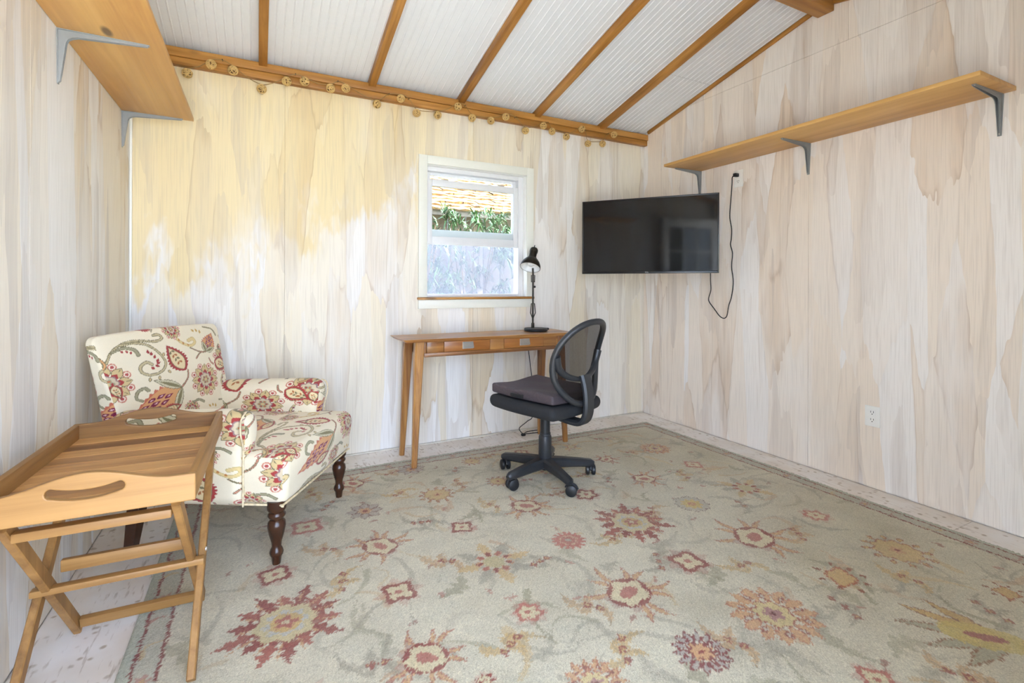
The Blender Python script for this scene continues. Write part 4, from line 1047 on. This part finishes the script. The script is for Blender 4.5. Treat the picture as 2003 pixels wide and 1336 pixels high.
# mesh backrest
def bx(y, z): return -0.262 - 0.17 * (z - 0.47) + 1.05 * y * y + 0.05 * math.sin(PI * min(1, max(0, (z - 0.47) / 0.42)))
ZC, ZH, YH = 0.672, 0.215, 0.198
def ring_pt(t, s=1.0):
    c_, s_ = math.cos(t), math.sin(t)
    y = YH * math.copysign(abs(c_) ** 0.85, c_) * s; z = ZC + ZH * math.copysign(abs(s_) ** 0.9, s_) * s
    if s_ < 0: y *= (1 - 0.16 * s_ * s_)
    return (bx(y, z), y, z)
NR = 56
tube('back_frame', [ring_pt(2 * PI * i / NR) for i in range(NR)], 0.0165, M_CHAIRP, och, 12, closed=True)
up_ = [(-YH + 0.010, 0.715), (-0.165, 0.652), (-0.120, 0.612), (-0.06, 0.590), (0, 0.583), (0.06, 0.590), (0.120, 0.612), (0.165, 0.652), (YH - 0.010, 0.715)]
pts = spline([(bx(y, z) - 0.004, y, z) for y, z in up_], 4)
tube('lumbar_bar', pts, [0.012 + 0.010 * abs(i / (len(pts) - 1) - 0.5) * 2 for i in range(len(pts))], M_CHAIRP, och, 10)
bm = bmesh.new(); NS = 14; rings = []
for j in range(1, NS + 1): rings.append([bm.verts.new(ring_pt(2 * PI * i / NR, 0.985 * j / NS)) for i in range(NR)])
cen = bm.verts.new(ring_pt(0, 0.0))
for i in range(NR): bm.faces.new((cen, rings[0][i], rings[0][(i + 1) % NR]))
for A, B in zip(rings, rings[1:]):
    for i in range(NR): bm.faces.new((A[i], B[i], B[(i + 1) % NR], A[(i + 1) % NR]))
from_bm('back_mesh', bm, M_CMESH, och, True)
sp = spline([(-0.262, 0, 0.605), (-0.279, 0, 0.55), (-0.288, 0, 0.48), (-0.285, 0, 0.41), (-0.262, 0, 0.365), (-0.215, 0, 0.350), (-0.09, 0, 0.360)], 5)
bm = bmesh.new(); frame_bm(bm, sp, [rect(0.078, 0.030, 0.010)] * len(sp)); from_bm('spine', bm, M_CHAIRP, och, True, 40)
# loose cushion on the seat
ccu = empty('seat_cushion', (1.428, 2.365, 0), OCA); tag(ccu, 'flat plum-grey fabric cushion lying on the office chair seat', 'cushion')
V, Q, n = rbox((0.218, 0.196, 0.025), 0.012, 0.010)
V[:, 2] += 0.4925
V[:, 2] += 0.006 * np.sin(V[:, 1] * 23 + 1) * np.sin(V[:, 0] * 17) * (n[:, 2] > 0) + 0.010 * (V[:, 1] / 0.196) ** 2 + 0.008 * np.clip(V[:, 0] / 0.2, 0, 1) ** 2
np_mesh('cover', V + np.array([0.012, 0, 0]), Q, M_CUSH, ccu)
box('strap', (-0.02, 0.2085, 0.488), (0.07, 0.2125, 0.508), M_BLACKP, ccu, 0.001)
box('care_tag', (0.220, 0.02, 0.498), (0.236, 0.05, 0.500), M_LAMPIN, ccu, 0.0003)

# ================================================================== TELEVISION
PR, PL_ = Vector((2.700, 2.266)), Vector((2.123, 2.998))
tw = (PR - PL_).length; tc = (PR + PL_) / 2
tv = empty('television', (tc.x, tc.y, 1.437), math.atan2(PR.y - PL_.y, PR.x - PL_.x)); tag(tv, 'black flat-screen television mounted across the right-hand corner', 'television')
# local x to the viewer's right, local -y towards the viewer
hw_, hh_ = tw / 2, 0.266
box('body', (-hw_ + 0.004, 0.006, -hh_ + 0.004), (hw_ - 0.004, 0.030, hh_ - 0.004), M_TVB, tv, 0.004)
box('rear_housing', (-0.30, 0.030, -0.20), (0.30, 0.062, 0.06), M_BLACKP, tv, 0.012)
BZ = 0.009
for a, b in (((-hw_, 0, -hh_), (-hw_ + BZ, 0.012, hh_)), ((hw_ - BZ, 0, -hh_), (hw_, 0.012, hh_)), ((-hw_ + BZ, 0, hh_ - BZ), (hw_ - BZ, 0.012, hh_)), ((-hw_ + BZ, 0, -hh_), (hw_ - BZ, 0.012, -hh_ + 0.017))):
    box('bezel', a, b, M_TVB, tv, 0.0015)
box('screen', (-hw_ + BZ, 0.002, -hh_ + 0.017), (hw_ - BZ, 0.006, hh_ - BZ), M_TVS, tv, 0)
fc_ = bpy.data.curves.new('logo', 'FONT'); fc_.body = 'TCL'; fc_.size = 0.014; fc_.align_x = 'CENTER'; fc_.align_y = 'CENTER'; fc_.extrude = 0.0003
tmp = bpy.data.objects.new('tmp', fc_); COL.objects.link(tmp); bpy.context.view_layer.update()
lme = bpy.data.meshes.new_from_object(tmp.evaluated_get(bpy.context.evaluated_depsgraph_get())); bpy.data.objects.remove(tmp)
lme.materials.clear(); lg = link('logo', lme, M_LOGO, tv); lg.location = (0, -0.0006, -hh_ + 0.0085); lg.rotation_euler = (PI / 2, 0, 0);
box('mount_plate', (-0.12, 0.0625, -0.12), (0.12, 0.070, 0.10), M_BLACKP, tv, 0.002)
bar('mount_arm', (0.0, 0.070, 0.0), (0.13, 0.27, 0.0), (0.03, 0.05), (0.03, 0.05), M_BLACKP, tv)
bar('mount_arm', (0.13, 0.26, 0.0), (0.222, 0.47, 0.0), (0.03, 0.04), (0.03, 0.04), M_BLACKP, tv)
box('wall_plate', (-0.012, -0.05, -0.11), (-0.0005, 0.05, 0.11), M_BLACKP, tv, 0.002, loc=(0.2343, 0.4878, 0), rot=(0, 0, -tv.rotation_euler.z))
# wall socket plates
def outlet(loc, w_, h_, label, group):
    o = empty('wall_outlet', loc); tag(o, label, 'outlet', group)
    box('plate', (-0.0055, -w_ / 2, -h_ / 2), (-0.0005, w_ / 2, h_ / 2), M_OUTLET, o, 0.0022)
    for zz in (-0.020, 0.020):
        r = box('receptacle', (-0.0075, -0.017, zz - 0.0145), (-0.0056, 0.017, zz + 0.0145), M_OUTLET, o, 0.0008)
        for yy in (-0.0065, 0.0065): box('slot', (-0.0079, yy - 0.0012, zz - 0.001), (-0.0074, yy + 0.0012, zz + 0.009), M_DARK, r, 0)
        box('ground_hole', (-0.0079, -0.0024, zz - 0.010), (-0.0074, 0.0024, zz - 0.0055), M_DARK, r, 0)
    return o
outlet((RX, 1.468, 0.387), 0.074, 0.110, 'white wall outlet low on the right wall, nothing plugged in', 'wall outlets')
outlet((RX, 2.306, 1.826), 0.072, 0.116, 'white wall outlet under the long shelf with a black plug in it', 'wall outlets')
CORD = [(2.310, 1.846), (2.334, 1.838), (2.346, 1.789), (2.359, 1.646), (2.363, 1.561), (2.348, 1.483), (2.35, 1.415), (2.357, 1.373), (2.34, 1.312), (2.347, 1.219), (2.333, 1.117), (2.346, 1.015), (2.37, 0.946), (2.385, 0.876), (2.411, 0.858), (2.447, 0.873), (2.49, 0.919), (2.534, 0.966), (2.542, 0.997), (2.523, 1.056), (2.516, 1.127), (2.516, 1.189), (2.512, 1.30)]
cord = empty('power_cord', (RX - 0.012, 2.31, 1.85)); tag(cord, 'thin black power cord looping down the wall from outlet to television', 'cord')
tube('cable', [(-0.006 + (0.0 if 1 < i < 20 else -0.012), y - 2.31, z - 1.85) for i, (y, z) in enumerate(CORD)], 0.0033, M_CORD, cord, 8, smooth_pts=5)
box('plug', (-0.030, -0.014, -0.014), (0.0035, 0.012, 0.010), M_BLACKP, cord, 0.004)
CAB = [(1.846, 0.111), (1.791, 0.068), (1.710, 0.042), (1.690, 0.030), (1.700, 0.016), (1.737, 0.012), (1.80, 0.012), (1.86, 0.012), (1.839, 0.020), (1.75, 0.020), (1.70, 0.012)]
cab = empty('lamp_cord', (1.75, 3.2, 0)); tag(cab, 'black lamp cord lying in a loop under the desk', 'cord')
ys_ = [3.236, 3.225, 3.19, 3.15, 3.12, 3.12, 3.11, 3.10, 3.13, 3.14, 3.12]
tube('cable', [(x - 1.75, y - 3.2, max(z, 0.004)) for (x, z), y in zip([(1.80, 0.64), (1.84, 0.35)] + CAB, [3.238, 3.238] + ys_)], 0.003, M_CORD, cab, 8, smooth_pts=5)
box('plug', (-0.065, -0.092, 0.001), (-0.035, -0.070, 0.018), M_BLACKP, cab, 0.004)

# ================================================================== SHELVES AND BRACKETS
SZ = 1.942
tag(box('long_shelf', (0, -0.875, 0), (0.346, 0.876, 0.019), M_PINE, None, 0.002, loc=(RX - 0.347, 1.782, SZ)), 'long pine wall shelf on grey brackets along the right wall', 'shelf')
tag(box('corner_shelf', (0, -0.93, 0), (0.300, 0.93, 0.019), M_PINE, None, 0.002, loc=(LX + 0.001, 2.165, SZ + 0.003)), 'wide pine wall shelf high on the left wall by the ceiling', 'shelf')
def bracket(loc, rz, a, b, label, group):
    """pressed steel bracket: a = arm under the shelf (local +x), b = leg down the wall"""
    o = empty('shelf_bracket', loc, rz); tag(o, label, 'bracket', group)
    def strip(name, p0, p1, w0, w1, th, side):
        bm = bmesh.new(); ring = []
        for p, w2 in ((p0, w0), ((Vector(p0) + Vector(p1)) / 2, (w0 + w1) / 2), (p1, w1)):
            p = Vector(p)
            ring.append([bm.verts.new(p + Vector((0, s1 * w2 / 2, 0)) + Vector(side) * d) for s1, d in ((-1, 0), (1, 0), (1, th), (-1, th))])
        for A, B in zip(ring, ring[1:]):
            for i in range(4): bm.faces.new((A[i], A[(i + 1) % 4], B[(i + 1) % 4], B[i]))
        bm.faces.new(ring[0]); bm.faces.new(ring[-1])
        return from_bm(name, bm, M_STEEL, o)
    strip('arm_flange', (0.001, 0, -0.0005), (a, 0, -0.0005), 0.030, 0.014, 0.003, (0, 0, -1))
    strip('leg_flange', (0.0005, 0, -0.004), (0.0005, 0, -b), 0.030, 0.014, 0.003, (1, 0, 0))
    out = [(0.0035, -0.0035), (a - 0.004, -0.0035), (a - 0.006, -0.008), (0.055, -0.020), (0.040, -0.0245), (0.030, -0.032), (0.0245, -0.044), (0.009, -b + 0.010), (0.0035, -b + 0.004)]
    for y in (-0.008, 0.008):
        prism('web', out, [], lambda x, z, y=y: (x, y * (1 - 0.45 * min(1, max(x / a, -z / b))) - 0.0012, z), lambda x, z, y=y: (x, y * (1 - 0.45 * min(1, max(x / a, -z / b))) + 0.0012, z), M_STEEL, o)
    for p, r_ in (((a - 0.012, 0, -0.0035), (PI, 0, 0)), ((0.0035, 0, -b + 0.010), (0, PI / 2, 0))):
        lathe('screw', [(0, 0.002), (0.003, 0.0015), (0.004, 0), (0, 0)], M_NICKEL, o, 10, p, r_)
    return o
GB = 'grey shelf brackets'
bracket((RX, 2.640, SZ), PI, 0.255, 0.185, 'grey steel bracket of the long shelf, nearest the television', GB)
bracket((RX, 1.822, SZ), PI, 0.255, 0.185, 'grey steel bracket under the middle of the long shelf', GB)
bracket((RX, 0.962, SZ), PI, 0.255, 0.185, 'grey steel bracket at the outer end of the long shelf', GB)
bracket((LX, 2.190, SZ + 0.003), 0, 0.255, 0.185, 'grey steel bracket under the middle of the left wall shelf', GB)
bracket((LX, 3.075, SZ + 0.003), 0, 0.255, 0.180, 'grey steel bracket of the left wall shelf, in the room corner', GB)

# ================================================================== STRING OF WICKER BALLS
BALLS = [(-0.349, 2.229), (-0.236, 2.29), (-0.131, 2.278), (0.012, 2.212), (0.141, 2.27), (0.238, 2.289), (0.384, 2.275), (0.472, 2.292), (0.666, 2.236), (0.814, 2.289), (0.925, 2.222), (1.07, 2.232), (1.206, 2.303), (1.321, 2.252), (1.466, 2.256), (1.571, 2.292), (1.746, 2.227), (1.884, 2.276), (1.976, 2.254), (2.106, 2.233), (2.232, 2.302), (2.309, 2.207), (2.452, 2.225), (2.547, 2.305)]
YB = 3.162
strg = empty('string_lights', (1.1, YB, 2.30)); tag(strg, 'string of small wicker ball lights draped along the wall plate', 'string lights')
def make_ball():
    bm = bmesh.new(); rr = random.Random(5)
    bmesh.ops.create_icosphere(bm, subdivisions=2, radius=0.0175)
    for f_ in bm.faces: f_.material_index = 1
    for k in range(13):
        ax = Vector((rr.gauss(0, 1), rr.gauss(0, 1), rr.gauss(0, 1))).normalized(); u = ax.orthogonal().normalized(); v = ax.cross(u); off = ax * rr.uniform(-0.010, 0.010)
        R_ = math.sqrt(0.0245 ** 2 - off.length ** 2)
        frame_bm(bm, [off + u * R_ * math.cos(2 * PI * i / 18) + v * R_ * math.sin(2 * PI * i / 18) for i in range(18)], circ(0.0024, 5), True)
    bmesh.ops.recalc_face_normals(bm, faces=bm.faces)
    me = bpy.data.meshes.new('wicker_ball'); bm.to_mesh(me); bm.free(); me.materials.append(M_WICKER); me.materials.append(M_WICKIN)
    me.polygons.foreach_set('use_smooth', [True] * len(me.polygons)); return me
bme = make_ball(); wire = []
for i, (x, z) in enumerate(BALLS):
    yo = 0.0 if z > 2.262 else 0.026
    o = bpy.data.objects.new('ball', bme); COL.objects.link(o); o.parent = strg; o.location = (x - 1.1, yo, z - 2.30); o.rotation_euler = (i * 1.3, i * 0.7, i * 2.1)
    wire.append((x - 1.1, yo + 0.004, z + 0.026 - 2.30))
    if i + 1 < len(BALLS):
        x2, z2 = BALLS[i + 1]; hi = i in (1, 4, 6, 8, 9, 12, 15, 17, 20, 22)
        wire.append(((x + x2) / 2 - 1.1, 0.010, ((z + z2) / 2 + (0.045 if hi else 0.012)) - 2.30))
        if hi:
            xn, zn = (x + x2) / 2, min((z + z2) / 2 + 0.047, 2.345)
            lathe('nail', [(0, 0), (0.0035, 0), (0.0035, 0.002), (0.0012, 0.002), (0.0012, 0.028), (0, 0.028)], M_DARK, strg, 8, (xn - 1.1, 0.008, zn - 2.30), (-PI / 2, 0, 0))
tube('wire', wire, 0.0022, M_TWINE, strg, 6, smooth_pts=4)

# ================================================================== OUTSIDE THE WINDOW
M_SHAKE = wood('weathered_cedar_shake', 1, (152, 114, 60), (62, 42, 20), (112, 80, 40), rough=0.8)
nroof = empty('garden_shed', (2.3, 5.45, 0)); tag(nroof, 'shed roof of sunlit golden shingles seen through the window', 'shed')
RS = 0.46; rang = math.atan(RS)
M_SHEDW = wood('shed_siding', 2, (120, 104, 84), (84, 72, 58))
for k in range(16): box('siding_board', (-1.9 + k * 0.24 + 0.004, 0.34, -0.22), (-1.9 + k * 0.24 + 0.236, 0.37, 2.05), M_SHEDW, nroof, 0.002)
prism('roof_deck', [(0.0, 1.965), (3.2, 1.965 + 3.2 * RS), (3.2, 1.90 + 3.2 * RS), (0.0, 1.90)], [], lambda y, z: (-1.95, y, z), lambda y, z: (1.95, y, z), M_SHEDW, nroof)
rs = random.Random(21); shk = []
for v in range(4):
    bm = bmesh.new(); nx_ = 5; W_ = 0.20 + 0.03 * v
    low = [rs.uniform(-0.022, 0.010) for _ in range(nx_)]; thk = [rs.uniform(0.014, 0.030) for _ in range(nx_)]
    A = [bm.verts.new((-W_ / 2 + W_ * i / (nx_ - 1), low[i], thk[i])) for i in range(nx_)]
    B = [bm.verts.new((-W_ / 2 + W_ * i / (nx_ - 1), 0.40, 0.004)) for i in range(nx_)]
    Cc = [bm.verts.new((-W_ / 2 + W_ * i / (nx_ - 1), low[i], 0.0)) for i in range(nx_)]
    for i in range(nx_ - 1):
        bm.faces.new((A[i], A[i + 1], B[i + 1], B[i])); bm.faces.new((Cc[i], Cc[i + 1], A[i + 1], A[i]))
    me = bpy.data.meshes.new('shake'); bm.to_mesh(me); bm.free(); me.materials.append(M_SHAKE); shk.append((me, W_))
for r_ in range(17):
    x = -1.95 + rs.uniform(-0.1, 0.05); s_ = r_ * 0.145 - 0.03
    while x < 1.85:
        me, W_ = shk[rs.randrange(4)]; x += W_ / 2
        o = bpy.data.objects.new('shake', me); COL.objects.link(o); o.parent = nroof
        o.location = (x, s_ * math.cos(rang), 1.968 + s_ * math.sin(rang) + rs.uniform(0.006, 0.02)); o.rotation_euler = (rang - 0.05, 0, rs.uniform(-0.03, 0.03)); x += W_ / 2 + 0.003
m = Mat('shrub_leaf'); r = m.noise(m.pos(), 9, 2)
m.bsdf(Base_Color=m.ramp(r, [(0.3, s2l((24, 48, 20))), (0.55, s2l((48, 84, 36))), (0.75, s2l((90, 124, 66)))]), Roughness=0.5, Transmission_Weight=0.0); M_LEAF = m.m
M_STEM = plain('shrub_stem', (96, 78, 54), 0.8)
def shrub(x, y, h_, rx, seed, label):
    o = empty('garden_shrub', (x, y, -0.22)); tag(o, label, 'shrub', 'shrubs outside the window'); rr = random.Random(seed); V, F = [], []
    for s_ in range(150):
        th = rr.uniform(0, 2 * PI); rad = rx * math.sqrt(rr.random()); c = Vector((rad * math.cos(th), rad * 0.7 * math.sin(th), rr.uniform(0.25, 1.0) * h_))
        out = Vector((rr.uniform(-1, 1), rr.uniform(-1.2, 0.6), rr.uniform(-0.2, 0.9))).normalized()
        for k in range(13):
            d = (out + Vector((rr.gauss(0, 0.7), rr.gauss(0, 0.7), rr.gauss(0, 0.6)))).normalized(); ln = rr.uniform(0.10, 0.20); sd_ = d.cross(Vector((0, 0, 1))).normalized() * rr.uniform(0.006, 0.011)
            b = len(V); mid = c + d * ln * 0.5 + Vector((0, 0, 0.01)); tip_ = c + d * ln - Vector((0, 0, 0.25 * ln))
            V += [c - sd_ * 0.3, c + sd_ * 0.3, mid + sd_, tip_, mid - sd_]; F += [(b, b + 1, b + 2, b + 4), (b + 4, b + 2, b + 3)]
    me = bpy.data.meshes.new('foliage'); me.from_pydata(V, [], F); f = link('foliage', me, M_LEAF, o); f['kind'] = 'stuff'
    for k in range(7):
        th = k * 0.9; tube('stem', [(0.04 * math.cos(th), 0.04 * math.sin(th), 0), (rx * 0.25 * math.cos(th), rx * 0.2 * math.sin(th), h_ * 0.5), (rx * 0.55 * math.cos(th), rx * 0.4 * math.sin(th), h_ * 0.92)], [0.012, 0.009, 0.004], M_STEM, o, 6, smooth_pts=4)
shrub(1.35, 4.75, 2.05, 0.50, 1, 'leafy green shrub outside, at the left of the window view')
shrub(2.05, 4.95, 2.10, 0.55, 2, 'leafy green shrub outside, in the middle of the window view')
shrub(2.75, 4.80, 2.05, 0.52, 3, 'leafy green shrub outside, at the right of the window view')
